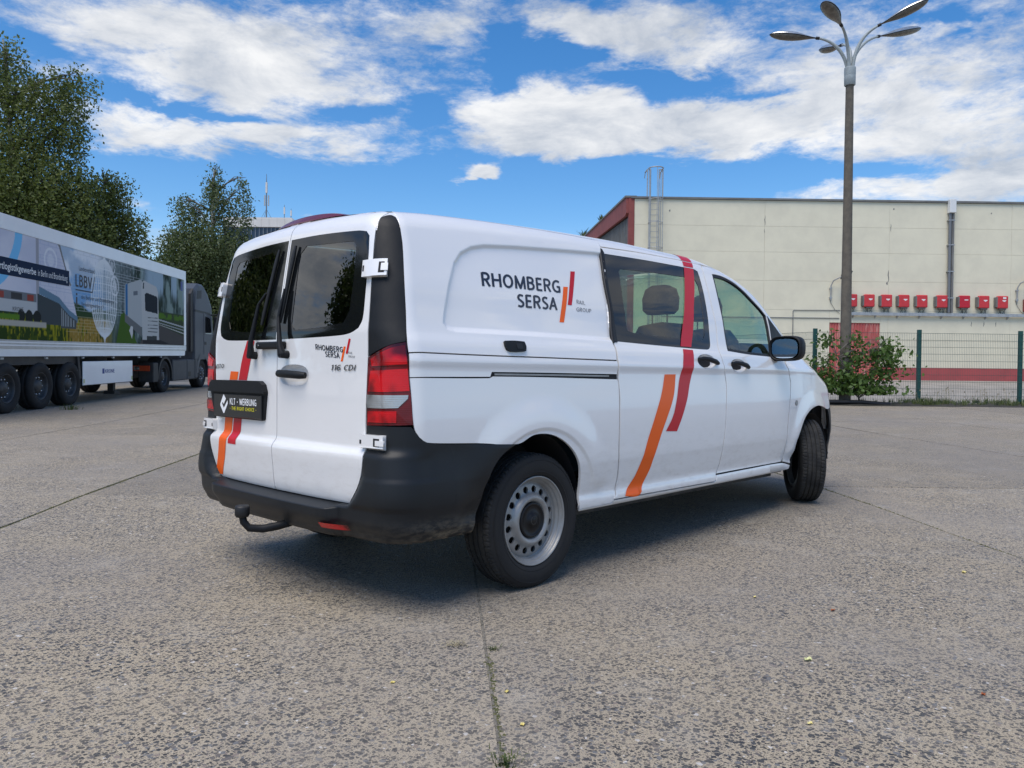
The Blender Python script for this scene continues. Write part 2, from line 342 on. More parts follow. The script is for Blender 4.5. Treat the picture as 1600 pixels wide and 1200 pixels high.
XR=_pchip([.2,.47,.50,.60,.695,.705,.735,.75,1.0,1.236,1.295,1.70,1.80,1.95],
          [-.90,-.905,-.918,-.93,-.938,-.936,-.913,-.909,-.910,-.910,-.903,-.845,-.828,-.80])
XF=_pchip([.2,.4,.6,.8,1.0,1.3],[4.22,4.31,4.32,4.28,4.2,4.0])
RECESS=np.array([(0.9,1.80),(0.393,1.762),(-0.028,1.727),(-0.235,1.706),(-0.325,1.685),(-0.405,1.646),(-0.46,1.59),(-0.527,1.471),(-0.582,1.335),(-0.596,1.29),(-0.578,1.26),(-0.528,1.25),(-0.341,1.251),(0.106,1.253),(0.9,1.25)])
RC=.13
def polysd(poly,x,z):
    P=np.asarray(poly,float); Q=np.roll(P,-1,0)
    d=np.full(np.shape(x),1e9); s=np.ones(np.shape(x))
    for (ax,az),(bx,bz) in zip(P,Q):
        ex,ez=bx-ax,bz-az; wx,wz=x-ax,z-az
        t=np.clip((wx*ex+wz*ez)/(ex*ex+ez*ez),0,1)
        d=np.minimum(d,(wx-ex*t)**2+(wz-ez*t)**2)
        c1=z>=az; c2=z<bz; c3=ex*wz>ez*wx
        flip=(c1&c2&c3)|(~c1&~c2&~c3); s=np.where(flip,-s,s)
    return s*np.sqrt(d)
def W(x,z):
    w=WZ(z)
    w=w-.026*sst((-x+.1)/.95)
    w=w-.16*sst((x-2.75)/1.9)*1.0-.05*sst((x-2.45)/.8)*sst((z-1.08)/.2)
    for wx in (0.0,3.43):
        r=np.hypot((x-wx)/1.0,(z-.336)/1.03)
        fl=.014*sst((.62-r)/.14)
        w=w+fl*sst((z-.42)/.1)-.010*sst((.455-r)/.02)*sst((z-.42)/.1)
    sd=polysd(RECESS,x,z)
    w=w-.016*sst((-sd)/.030)*(x<np.interp(z,[1.21,1.255,1.43,1.60,1.745,1.80],[.647,.645,.6865,.705,.7455,.760]))
    return w
def T(x,y):
    return TX(x+.10*(y/.75)**2*sst((x-2.0)/.5))-.036*(y/.72)**2
def rmax(a,b,r):
    return np.minimum(np.maximum(a,b),-r)+np.hypot(np.maximum(a+r,0),np.maximum(b+r,0))
def F(x,y,z):
    fs=np.abs(y)-W(x,z)
    ft=(z-T(x,y))*.9
    fr=XR(z)+.026*(y/.72)**2-x
    ff=x-(XF(z)-.22*(np.abs(y)/.85)**2.5)
    a=rmax(fs,fr,RC)
    a=rmax(a,ff,.14)
    return rmax(a,ft,.07)
def march(o,d,n=46,t0=0.,t1=2.4):
    o=np.asarray(o,float); d=np.asarray(d,float)
    lo=np.full(o.shape[:-1],t0); hi=np.full(o.shape[:-1],t1)
    for _ in range(n):
        m=(lo+hi)/2; p=o+d*m[...,None]; ins=F(p[...,0],p[...,1],p[...,2])<0
        lo=np.where(ins,m,lo); hi=np.where(ins,hi,m)
    return o+d*((lo+hi)/2)[...,None]
def grad(p,e=1.5e-3):
    g=[]
    for i in range(3):
        a=p.copy(); b=p.copy(); a[...,i]+=e; b[...,i]-=e
        g.append(F(a[...,0],a[...,1],a[...,2])-F(b[...,0],b[...,1],b[...,2]))
    g=np.stack(g,-1); return g/np.linalg.norm(g,axis=-1,keepdims=True)
ZA=.95
def chart(kind,uv):
    """side 'A': (x, angle about the axis y=0,z=.95) ; rear 'R': (y,z) ; corner 'C': (angle,z); roof 'T': (x,y); nose 'N': (y,z)"""
    uv=np.asarray(uv,float); u,v=uv[...,0],uv[...,1]; o=np.zeros(uv.shape[:-1]+(3,)); d=np.zeros_like(o)
    if kind=='A': o[...,0]=u; o[...,2]=ZA; d[...,1]=-np.cos(v); d[...,2]=np.sin(v)
    elif kind=='R': o[...,0]=-.3; o[...,1]=u; o[...,2]=v; d[...,0]=-1
    elif kind=='N': o[...,0]=3.2; o[...,1]=u; o[...,2]=v; d[...,0]=1
    elif kind=='C': o[...,0]=-.60; o[...,1]=-.55; o[...,2]=v; d[...,0]=-np.cos(u); d[...,1]=-np.sin(u)
    elif kind=='T': o[...,0]=u; o[...,1]=v; o[...,2]=.95; d[...,2]=1
    return march(o,d)

OUTLINES={'quarter_upper': [(-0.7, 0.93), (-0.726, 0.8), (-0.733, 0.738), (-0.764, 0.563), (-0.782, 0.413), (-0.804, 0.274), (-0.805, 0.225), (-0.207, 0.215), (0.631, 0.211), (0.64, 0.278), (0.637, 0.321), (0.683, 0.504), (0.7, 0.683), (0.743, 0.834), (0.755, 0.869), (0.655, 0.93)], 'quarter_band': [(-0.804, 0.218), (-0.209, 0.208), (0.633, 0.203), (0.634, 0.164), (0.633, 0.129), (-0.341, 0.134), (-0.351, 0.11), (-0.803, 0.109)], 'quarter_lower': [(-0.803, 0.104), (-0.351, 0.103), (-0.335, 0.111), (0.632, 0.098), (0.641, 0.071), (0.641, -0.004), (0.637, -0.16), (0.635, -0.325), (0.65, -0.448), (0.644, -0.53), (0.605, -0.543), (0.601, -0.561), (0.312, -0.561), (0.293, -0.531), (0.319, -0.457), (0.296, -0.362), (0.248, -0.291), (0.178, -0.237), (0.093, -0.198), (0.012, -0.182), (-0.076, -0.185), (-0.181, -0.222), (-0.39, -0.21), (-0.613, -0.2), (-0.73, -0.191), (-0.761, -0.178), (-0.781, -0.152), (-0.793, -0.108), (-0.799, 0.017)], 'sliding_door': [(0.615, -0.547), (0.654, -0.531), (0.663, -0.451), (0.648, -0.326), (0.649, -0.158), (0.654, -0.004), (0.647, 0.101), (0.648, 0.164), (0.647, 0.205), (0.654, 0.271), (0.653, 0.322), (0.69, 0.504), (0.71, 0.684), (0.748, 0.828), (0.767, 0.875), (1.259, 0.895), (1.69, 0.902), (1.839, 0.904), (1.949, 0.902), (1.928, 0.878), (1.908, 0.747), (1.89, 0.61), (1.875, 0.463), (1.832, 0.301), (1.852, 0.167), (1.873, 0.068), (1.866, -0.035), (1.845, -0.25), (1.828, -0.346), (1.814, -0.477), (1.783, -0.526), (1.757, -0.553)], 'sliding_window': [(0.769, 0.844), (1.227, 0.855), (1.671, 0.86), (1.808, 0.861), (1.853, 0.851), (1.854, 0.817), (1.835, 0.687), (1.788, 0.492), (1.749, 0.351), (1.725, 0.322), (1.684, 0.309), (1.113, 0.317), (0.667, 0.327), (0.69, 0.398), (0.704, 0.629)], 'sliding_clear': [(0.875, 0.757), (0.904, 0.774), (1.622, 0.796), (1.776, 0.792), (1.792, 0.753), (1.758, 0.611), (1.699, 0.409), (1.644, 0.377), (1.36, 0.38), (0.872, 0.39), (0.812, 0.403), (0.827, 0.544)], 'front_door': [(1.799, -0.521), (1.825, -0.478), (1.838, -0.347), (1.855, -0.25), (1.876, -0.035), (1.883, 0.068), (1.862, 0.168), (1.842, 0.301), (1.884, 0.463), (1.9, 0.61), (1.919, 0.747), (1.94, 0.88), (1.954, 0.898), (2.178, 0.911), (2.353, 0.901), (2.457, 0.871), (2.566, 0.825), (2.661, 0.776), (2.746, 0.715), (2.814, 0.668), (2.889, 0.627), (3.009, 0.493), (3.0, 0.35), (2.844, 0.241), (2.858, 0.19), (2.896, 0.089), (2.87, -0.078), (2.832, -0.247), (2.825, -0.394), (2.812, -0.496), (2.787, -0.518), (2.261, -0.519)], 'front_window': [(2.051, 0.853), (2.115, 0.855), (2.216, 0.851), (2.352, 0.827), (2.462, 0.781), (2.568, 0.726), (2.686, 0.669), (2.756, 0.625), (2.742, 0.515), (2.716, 0.383), (2.67, 0.278), (2.257, 0.289), (1.961, 0.308), (2.014, 0.66)], 'mirror_triangle': [(2.773, 0.625), (2.84, 0.577), (3.006, 0.487), (3.011, 0.38), (2.803, 0.253), (2.68, 0.271), (2.723, 0.383), (2.756, 0.516)], 'fender': [(2.822, -0.518), (2.831, -0.498), (2.839, -0.394), (2.847, -0.248), (2.885, -0.078), (2.913, 0.089), (2.873, 0.191), (2.863, 0.242), (3.02, 0.34), (3.166, 0.371), (3.308, 0.366), (3.367, 0.332), (3.342, 0.265), (3.402, 0.204), (3.666, 0.173), (3.749, 0.157), (3.845, 0.091), (3.901, 0.014), (3.931, -0.049), (3.972, -0.17), (3.86, -0.181), (3.691, -0.146), (3.535, -0.128), (3.378, -0.141), (3.255, -0.172), (3.151, -0.225), (3.065, -0.31), (3.006, -0.388), (2.991, -0.47), (2.95, -0.535)], 'logo_or': [(0.321, 0.63), (0.36, 0.632), (0.263, 0.426), (0.226, 0.425)], 'logo_red': [(0.419, 0.723), (0.459, 0.726), (0.356, 0.529), (0.322, 0.528)], 's_red': [(1.373, 0.302), (1.31, 0.161), (1.277, 0.086), (1.244, -0.023), (1.199, -0.128), (1.116, -0.222), (1.24, -0.228), (1.308, -0.131), (1.366, -0.025), (1.399, 0.063), (1.44, 0.152), (1.493, 0.299)], 's_or': [(1.117, 0.131), (1.242, 0.132), (1.218, 0.021), (1.185, -0.053), (1.125, -0.146), (1.065, -0.239), (0.999, -0.36), (0.97, -0.438), (0.879, -0.546), (0.731, -0.544), (0.818, -0.471), (0.869, -0.382), (0.927, -0.256), (0.998, -0.131), (1.054, -0.03), (1.088, 0.043)], 's_red_win': [(1.678, 0.86), (1.608, 0.746), (1.512, 0.583), (1.416, 0.423), (1.357, 0.322), (1.486, 0.32), (1.556, 0.43), (1.637, 0.592), (1.742, 0.757), (1.801, 0.861)]}
# =====================================================================  delivery van: skin panels
UVS={'A':(1.0,.93),'R':(1.,1.),'N':(1.,1.),'C':(.36,1.),'T':(1.,1.)}
def smooth_poly(pts,step,closed=True,corner=32):
    P=[np.array(p,float) for p in pts]; n=len(P); out=[]
    def ang(i):
        a=P[i]-P[i-1]; b=P[(i+1)%n]-P[i]; return abs(math.degrees(math.atan2(a[0]*b[1]-a[1]*b[0],a@b)))
    sharp=[ang(i)>corner or (not closed and i in (0,n-1)) for i in range(n)]
    for i in range(n if closed else n-1):
        p0,p1,p2,p3=P[i-1],P[i],P[(i+1)%n],P[(i+2)%n]
        L_=np.linalg.norm(p2-p1); k=max(1,int(math.ceil(L_/step)))
        m1=(p2-p1) if sharp[i] else (p2-p0)*L_/(L_+np.linalg.norm(p1-p0)+1e-9)
        m2=(p2-p1) if sharp[(i+1)%n] else (p3-p1)*L_/(L_+np.linalg.norm(p3-p2)+1e-9)
        for j in range(k):
            t=j/k; out.append((2*t**3-3*t**2+1)*p1+(t**3-2*t**2+t)*m1+(-2*t**3+3*t**2)*p2+(t**3-t**2)*m2)
    if not closed: out.append(P[-1])
    return out
def skin(name,kind,outline,mat,parent,holes=(),step=.03,off=0.,thick=.012,mirror=False,smooth=True,guides=None,raw=False,corner=32):
    su,sv=UVS[kind]; S=np.array([su,sv])
    def prep(o):
        o=[np.array(p)*S for p in o]
        return smooth_poly(o,step,corner=corner) if smooth else smooth_poly(o,step,corner=0)
    loops=[prep(outline)]+[prep(h) for h in holes]
    verts=[];edges=[];lid=[]
    for lp in loops:
        b=len(verts); k=len(lp); verts+=lp; edges+=[(b+i,b+(i+1)%k) for i in range(k)]; lid.append((b,k))
    P0=np.array(loops[0]); mn,mx=P0.min(0),P0.max(0)
    gp=None
    if guides is not None:
        gq=np.array(guides); gp=np.stack([gq[:,0],np.arctan2(gq[:,1]-ZA,W(gq[:,0],gq[:,1]))],-1)*S
        kk=polysd(loops[0],gp[:,0],gp[:,1])<-step*.3
        for h in loops[1:]: kk&=polysd(h,gp[:,0],gp[:,1])>step*.3
        gp=gp[kk]
    gx=np.arange(mn[0],mx[0],step); gy=np.arange(mn[1],mx[1],step*.87)
    X,Y=np.meshgrid(gx,gy); X=X+(np.arange(len(gy))%2)[:,None]*step*.5; X=X.ravel();Y=Y.ravel()
    keep=polysd(loops[0],X,Y)<-step*.45
    for h in loops[1:]: keep&=polysd(h,X,Y)>step*.45
    if gp is not None and len(gp):
        cell={}
        for q in gp: cell[(int(q[0]//step),int(q[1]//step))]=1
        ix=(X//step).astype(int); iy=(Y//step).astype(int); keep&=~np.array([(a,b) in cell for a,b in zip(ix,iy)]); verts+=[np.array(q) for q in gp]
    verts+= [np.array(q) for q in zip(X[keep],Y[keep])]
    r=delaunay_2d_cdt([Vector((float(a),float(b))) for a,b in verts],edges,[],0,1e-6,True)
    V2=np.array([tuple(v) for v in r[0]]); tri=np.array(r[2])
    c=V2[tri].mean(1); ok=polysd(loops[0],c[:,0],c[:,1])<1e-5
    for h in loops[1:]: ok&=polysd(h,c[:,0],c[:,1])>-1e-5
    tri=tri[ok]
    P=chart(kind,V2/S); nrm=grad(P); P=P+nrm*off
    # orientation
    t0=tri[:min(40,len(tri))]; fn=np.cross(P[t0[:,1]]-P[t0[:,0]],P[t0[:,2]]-P[t0[:,0]]); 
    if (fn*nrm[t0[:,0]]).sum()<0: tri=tri[:,::-1]
    v=[P]; n=[nrm]; f=[tuple(t) for t in tri]; nb=len(P)
    if thick>0:
        # boundary edges -> flange
        cnt={}
        for t in tri:
            for a,b in ((t[0],t[1]),(t[1],t[2]),(t[2],t[0])): cnt[(a,b)]=1
        be=[(a,b) for (a,b) in cnt if (b,a) not in cnt]
        bi={}; 
        for a,b in be:
            bi.setdefault(a,len(bi))
            bi.setdefault(b,len(bi))
        ids=np.array(sorted(bi,key=bi.get)); A=P[ids]; Bn=nrm[ids]
        od=np.zeros_like(A)
        for a,b in be:
            e=P[b]-P[a]; o=np.cross(e,nrm[a]); o/=np.linalg.norm(o)+1e-12; od[bi[a]]+=o; od[bi[b]]+=o
        od/=np.linalg.norm(od,axis=1)[:,None]+1e-12
        k=len(ids)
        v+= [A,A-Bn*thick]; n+=[od,od]
        for a,b in be: f.append((nb+bi[b],nb+bi[a],nb+k+bi[a],nb+k+bi[b]))
    v=np.concatenate(v); n=np.concatenate(n)
    if mirror:
        v=v*np.array([1,-1,1]); n=n*np.array([1,-1,1]); f=[q[::-1] for q in f]
    me=bpy.data.meshes.new(name); me.from_pydata(v.tolist(),[],[tuple(map(int,q)) for q in f]); me.materials.append(mat)
    me.shade_smooth(); me.update(); me.normals_split_custom_set_from_vertices(n.tolist())
    return link(name,me,parent)
def both(name,kind,outline,mat,parent_r,parent_l,**k):
    return skin(name,kind,outline,mat,parent_r,**k), skin(name,kind,outline,mat,parent_l,mirror=True,**k)
def _font_mesh(txt,bold=0.,italic=0.,spacing=1.):
    cu=bpy.data.curves.new('t','FONT'); cu.body=txt; cu.offset=bold; cu.shear=italic; cu.space_character=spacing; cu.resolution_u=3
    o=bpy.data.objects.new('t',cu); COL.objects.link(o); dg=bpy.context.evaluated_depsgraph_get(); dg.update()
    me=bpy.data.meshes.new_from_object(o.evaluated_get(dg)); bpy.data.objects.remove(o); return me
def _arc(cx,cy,rx,ry,a0,a1,n=10): return [(cx+rx*math.cos(R(a)),cy+ry*math.sin(R(a))) for a in np.linspace(a0,a1,n)]
GLY={'R':(.58,[[(.08,0),(.08,1)],[(.08,.96),(.30,.96)]+_arc(.30,.73,.20,.23,90,-90,8)+[(.08,.50)],[(.28,.50),(.52,0)]]),'H':(.66,[[(.08,0),(.08,1)],[(.58,0),(.58,1)],[(.08,.52),(.58,.52)]]),
'O':(.74,[_arc(.37,.5,.29,.44,0,360,25)]),'M':(.80,[[(.08,0),(.10,.93),(.40,.06),(.70,.93),(.72,0)]]),'B':(.60,[[(.08,0),(.08,1)],[(.08,.95),(.28,.95)]+_arc(.29,.75,.18,.20,90,-90,8)+[(.08,.55)],[(.28,.54)]+_arc(.29,.295,.22,.245,90,-90,8)+[(.08,.05)]]),
'E':(.50,[[(.08,0),(.08,1)],[(.08,.95),(.46,.95)],[(.08,.52),(.43,.52)],[(.08,.05),(.47,.05)]]),'G':(.68,[_arc(.40,.5,.32,.44,52,300,16)+[(.60,.08),(.60,.47),(.38,.47)]]),'S':(.52,[[(.45,.88)]+_arc(.27,.74,.18,.20,62,225,9)+_arc(.25,.26,.20,.21,45,-118,9)+[(.05,.10)]]),
'A':(.62,[[(.03,0),(.31,.96),(.59,0)],[(.13,.33),(.49,.33)]]),'I':(.26,[[(.13,0),(.13,1)]]),'L':(.48,[[(.08,1),(.08,.05),(.46,.05)]]),'U':(.66,[[(.08,1),(.08,.32)]+_arc(.33,.30,.25,.25,180,360,11)+[(.58,.32),(.58,1)]]),'P':(.56,[[(.08,0),(.08,1)],[(.08,.95),(.28,.95)]+_arc(.29,.70,.20,.25,90,-90,8)+[(.08,.45)]]),
'K':(.58,[[(.08,0),(.08,1)],[(.54,1),(.10,.46)],[(.22,.60),(.55,0)]]),'T':(.52,[[(.26,0),(.26,1)],[(.01,.95),(.51,.95)]]),'W':(.88,[[(.03,1),(.23,.05),(.44,.92),(.65,.05),(.85,1)]]),'N':(.68,[[(.08,0),(.08,.96),(.60,.04),(.60,1)]]),'C':(.60,[_arc(.38,.5,.30,.44,52,308,16)]),
'V':(.60,[[(.02,1),(.30,.04),(.58,1)]]),'D':(.66,[[(.08,0),(.08,1)],[(.08,.95),(.24,.95)]+_arc(.26,.5,.32,.45,90,-90,12)+[(.08,.05)]]),'1':(.36,[[(.05,.78),(.22,.96),(.22,0)]]),'6':(.54,[[(.44,.93)]+_arc(.34,.55,.28,.40,100,180,7)+_arc(.27,.29,.21,.25,180,540,16)]),'-':(.36,[[(.04,.45),(.32,.45)]]),' ':(.30,[]),'Y':(.56,[[(.02,1),(.28,.48),(.54,1)],[(.28,.5),(.28,0)]])}
def stroke_text(txt,t=.15,italic=0.,gap=.10):
    x=0; V=[];Fc=[]
    for ch in txt:
        w,st=GLY[ch]; verts=[];edges=[];shapes=[]
        def addp(pl): b=len(verts); verts.extend(pl); k=len(pl); edges.extend([(b+i,b+(i+1)%k) for i in range(k)]); shapes.append(pl)
        for pl in st:
            for i in range(len(pl)-1):
                a=np.array(pl[i]);b=np.array(pl[i+1]); d=b-a; L_=np.linalg.norm(d); 
                if L_<1e-6: continue
                d/=L_; nrm_=np.array([-d[1],d[0]])*t/2
                addp([tuple(a+nrm_),tuple(b+nrm_),tuple(b-nrm_),tuple(a-nrm_)][::-1])
                if i>0: addp([(a[0]+t/2*math.cos(q)*.999,a[1]+t/2*math.sin(q)*.999) for q in np.linspace(0,2*PI,11)[:-1]])
        if shapes:
            r=delaunay_2d_cdt([Vector(p) for p in verts],edges,[],0,1e-5,True); P=np.array([tuple(v) for v in r[0]]); T_=np.array(r[2]); c=P[T_].mean(1); ok=np.zeros(len(T_),bool)
            for sh in shapes: ok|=polysd(sh,c[:,0],c[:,1])<1e-6
            b=len(V); V.extend([(p[0]+x+italic*p[1],p[1]) for p in P]); Fc.extend([tuple(int(i)+b for i in t_) for t_ in T_[ok]])
        x+=w+gap
    v=np.array(V); used=np.unique(np.array(Fc)); mn,mx=v[used].min(0),v[used].max(0); return (v-mn)/(mx-mn),Fc
def text_uv(txt,bold=0.,italic=0.,spacing=1.):
    if all(c in GLY for c in txt): return stroke_text(txt,.11+bold*2.4,italic)
    me=_font_mesh(txt,bold,italic,spacing); v=np.array([tuple(q.co)[:2] for q in me.vertices]); f=[tuple(p.vertices) for p in me.polygons]
    mn,mx=v.min(0),v.max(0); return (v-mn)/(mx-mn),f
def text_skin(name,kind,txt,TL,BL,BR,TR,mat,parent,off=.0016,bold=0.,italic=0.,spacing=1.):
    v,f=text_uv(txt,bold,italic,spacing); u,w=v[:,:1],v[:,1:]
    TL,BL,BR,TR=map(np.array,(TL,BL,BR,TR))
    uv=(BL*(1-u)+BR*u)*(1-w)+(TL*(1-u)+TR*u)*w
    P=chart(kind,uv); n=grad(P); P=P+n*off
    q=f[0]; fn=np.cross(P[q[1]]-P[q[0]],P[q[2]]-P[q[0]])
    if fn@n[q[0]]<0: f=[t[::-1] for t in f]
    o=link(name,mesh(name,P,f,mat),parent); return o
def text_flat(name,txt,origin,ux,uy,w,h,mat,parent,bold=0.,italic=0.,spacing=1.,push=None):
    v,f=text_uv(txt,bold,italic,spacing); o=np.array(origin,float); ux=np.array(ux,float); uy=np.array(uy,float)
    P=o+v[:,:1]*w*ux+v[:,1:]*h*uy; return link(name,mesh(name,P,f,mat),parent)

van=empty('delivery_van',(0,0,0),0,'white panel van with red and orange stripes parked in the middle of the concrete yard','van')
O=OUTLINES
def rect(u0,u1,v0,v1): return [(u0,v0),(u1,v0),(u1,v1),(u0,v1)]
# --- side sheet metal, both sides
def densify(poly,h,closed=True): return np.array(smooth_poly(poly,h,closed,-1))
GR=[]
rc_=densify(list(RECESS),.010); tn=np.roll(rc_,-1,0)-np.roll(rc_,1,0); tn/=np.linalg.norm(tn,axis=1)[:,None]+1e-9; nm_=np.stack([-tn[:,1],tn[:,0]],-1); cen=np.array([.2,1.5]); nm_*=np.sign(((cen-rc_)*nm_).sum(1))[:,None]
for dd_ in (-.010,0,.005,.011,.018,.025,.032,.042): 
    q_=rc_+nm_*dd_; q_=q_[np.abs(polysd(RECESS,q_[:,0],q_[:,1])+dd_)<.003]; GR.append(q_)
GR=np.concatenate(GR); GR=GR[GR[:,0]<.80]
HG=np.array([(x,z) for z in (.412,.418,.575,.586,.594,.600,.606,.614,1.098,1.106,1.112,1.117,1.121,1.126,1.133,.695+.03) for x in np.arange(-.78,3.3,.02)])
def arch_guides(wx): return np.concatenate([[(wx+r*math.cos(a),.336+r*1.03*math.sin(a)) for a in np.linspace(.42,PI-.42,int(PI*r/.018))] for r in (.425,.434,.440,.446,.452,.458,.468,.485)])
O['quarter_lower']=[{(.312,-.561):(.318,-.563),(.293,-.531):(.324,-.505),(.605,-.543):(.62,-.555),(.601,-.561):(.60,-.562)}.get(p,p) for p in O['quarter_lower']]
O['quarter_upper'][-3:]=[(.743,.834),(.762,.872),(.765,.93)]
for nm in ('quarter_upper','quarter_band','quarter_lower'):
    st=.016 if nm=='quarter_upper' else .022
    both('side_panel','A',O[nm],M['paint'],van,van,step=st if nm!='quarter_band' else .02,thick=.014,guides={'quarter_upper':GR,'quarter_lower':np.concatenate([arch_guides(0.),HG[(np.hypot(HG[:,0],HG[:,1]-.336)>.52)]]),'quarter_band':HG}.get(nm))
fender=skin('fender','A',O['fender'],M['paint'],van,step=.022,guides=arch_guides(3.43)); skin('fender','A',O['fender'],M['paint'],van,step=.035,mirror=True)
both('sill','A',[(.322,-.5675),(.612,-.566),(.625,-.5535),(1.2,-.556),(1.765,-.5595),(1.792,-.528),(2.26,-.526),(2.79,-.526),(2.93,-.542),(2.915,-.566),(2.5,-.572),(1.6,-.576),(.6,-.582),(.33,-.582)],M['paint'],van,van,step=.025)
# --- doors with window openings
CUPS={'sliding_door':(1.632,.222,.118,.052),'front_door':(2.062,.200,.113,.050)}
def cup_outline(cu,cv,w_,h_): return [(cu+w_*math.cos(a),cv+h_*math.sin(a)) for a in np.linspace(0,2*PI,25)[:-1]]
def side_door(name,outl,win,clear,mirror):
    p=skin(name,'A',outl,M['paint'],van,holes=[win,cup_outline(*CUPS[name])],step=.022,thick=.016,mirror=mirror,guides=HG)
    return p
SDD={}
for mir in (False,True):
    sd_=side_door('sliding_door',O['sliding_door'],O['sliding_window'],None,mir)
    fr=skin('window_border','A',O['sliding_window'],M['frit'],sd_,holes=[O['sliding_clear']],step=.03,off=-.001,thick=.004,mirror=mir)
    skin('window_pane','A',O['sliding_clear'],M['glass'],sd_,step=.05,off=-.003,thick=0,mirror=mir)
    fd=side_door('front_door',O['front_door'],O['front_window']+[],None,mir)
    FW=O['front_window']; cx=sum(p[0] for p in FW)/len(FW); cz=sum(p[1] for p in FW)/len(FW)
    inner_=[(cx+(a-cx)*.945,cz+(b-cz)*.925) for a,b in FW]
    skin('window_seal','A',FW,M['seal'],fd,holes=[inner_],step=.03,off=-.004,thick=.012,mirror=mir)
    skin('window_pane','A',inner_,M['glass'],fd,step=.05,off=-.012,thick=0,mirror=mir)
    skin('mirror_triangle','A',O['mirror_triangle'],M['black_plastic'],fd,step=.03,off=.003,thick=.01,mirror=mir)
    # recessed grips with black pull handles
    for door,(cu,cv),(w_,h_) in ((sd_,(1.632,.222),(.118,.052)),(fd,(2.062,.200),(.113,.050))):
        ov=[(cu+w_*math.cos(a)*(1 if True else 1),cv+h_*math.sin(a)) for a in np.linspace(0,2*PI,25)[:-1]]
        k=-1. if mir else 1.
        # dished cup: lofted rings pushed inwards
        rings=[]; 
        for sc,dp in ((1.0,.0),(.95,-.003),(.86,-.016),(.62,-.028),(.2,-.031)):
            uv=np.array([(cu+(a-cu)*sc,cv+(b-cv)*sc) for a,b in ov]); P=chart('A',uv); rings.append(P+grad(P)*dp)
        mb=MB(); n_=len(ov); vv=np.concatenate(rings)*np.array([1,k,1]); ff=[(i*n_+j,i*n_+(j+1)%n_,(i+1)*n_+(j+1)%n_,(i+1)*n_+j) for i in range(4) for j in range(n_)]+[tuple(range(4*n_,5*n_))]
        mb.add(vv,ff,True); cup=mb.build('handle_cup',M['paint'],door)
        P=chart('A',np.array([(cu-w_*1.0,cv+.010),(cu-w_*.6,cv+.013),(cu,cv+.006),(cu+w_*.6,cv-.006),(cu+w_*1.02,cv-.014)])); gn=grad(P); P=(P+gn*np.array([.012,.022,.026,.024,.012])[:,None])*np.array([1,k,1])
        mb=MB(); mb.tube(P,[.011,.0145,.0155,.0165,.013],10); mb.build('door_handle',M['black_plastic'],door)
    SDD[mir]=sd_
    if not mir:
        SD,FD=sd_,fd
# black seal along the rear edge of the sliding door window
for mir in (False,True):
    Pq=chart('A',np.array([(a+.010,b) for a,b in smooth_poly([(.653,.318),(.666,.398),(.690,.504),(.710,.684),(.748,.828),(.764,.868)],.03,False,90)])); gq=grad(Pq); Pq=Pq-gq*.0065; Pq[:,0]-=.0135
    if mir: Pq=Pq*np.array([1,-1,1])
    MB().tube(Pq,.0095,8).build('door_edge_seal',M['seal'],SDD[mir])
    skin('window_seal','A',[(.652,.318),(.684,.322),(.694,.398),(.703,.504),(.716,.629),(.740,.74),(.775,.848),(.766,.866),(.747,.828),(.709,.684),(.689,.504),(.665,.398)],M['seal'],SDD[mir],step=.012,off=.0035,thick=.004,mirror=mir)
    # sliding door rail: dark slot with a steel rail in it
rl=skin('door_rail_slot','A',[(-.337,.1325),(.634,.127),(.634,.0985),(-.333,.112)],M['gap'],van,step=.03,off=-.006,thick=.006); skin('door_rail','A',[(-.32,.1265),(.56,.122),(.56,.113),(-.32,.1175)],M['steel'],rl,step=.03,off=-.002,thick=.004)
skin('door_rail_slot','A',[(-.337,.1325),(.634,.127),(.634,.0985),(-.333,.112)],M['gap'],van,step=.03,off=-.006,thick=.006,mirror=True)
# latch on the side panel
lt=skin('side_latch','A',[(-.248,.262),(-.246,.287),(-.18,.290),(-.112,.287),(-.108,.262),(-.116,.238),(-.18,.234),(-.236,.240)],M['black_plastic'],van,step=.012,off=.012,thick=.016,corner=60)
skin('latch_button','A',[(-.175,.275),(-.135,.275),(-.135,.248),(-.175,.248)],M['seal'],lt,step=.02,off=.014,thick=.004)
rp=skin('side_repeater','A',[(3.005+.022*math.cos(a),-.089+.022*math.sin(a)) for a in np.linspace(0,2*PI,17)[:-1]],M['steel'],fender,step=.02,off=.006,thick=.008)
# dark backing behind every gap (offset inwards), with the window and wheel openings left free
back_r=[(-.80,.93),(-.80,.1),(-.74,-.2),(-.18,-.215),(-.07,-.178),(.012,-.174),(.10,-.19),(.185,-.23),(.255,-.285),(.305,-.36),(.33,-.457),(.30,-.55),(2.94,-.54),(2.98,-.47),(3.0,-.385),(3.06,-.305),(3.145,-.22),(3.25,-.165),(3.378,-.134),(3.535,-.12),(3.69,-.138),(3.86,-.172),(3.95,-.165),(3.9,.0),(3.7,.16),(3.3,.33),(3.0,.47),(2.8,.655),(2.6,.80),(2.4,.885),(2.2,.915),(1.9,.93)]
def shrink(o,k1,k2):
    a=sum(p[0] for p in o)/len(o); b=sum(p[1] for p in o)/len(o); return [(a+(p[0]-a)*k1,b+(p[1]-b)*k2) for p in o]
for mir in (False,True):
    skin('inner_lining','A',back_r,M['inner'],van,holes=[shrink(O['sliding_window'],.985,.97),shrink(O['front_window'],.985,.975)],step=.07,off=-.024,thick=0,mirror=mir)
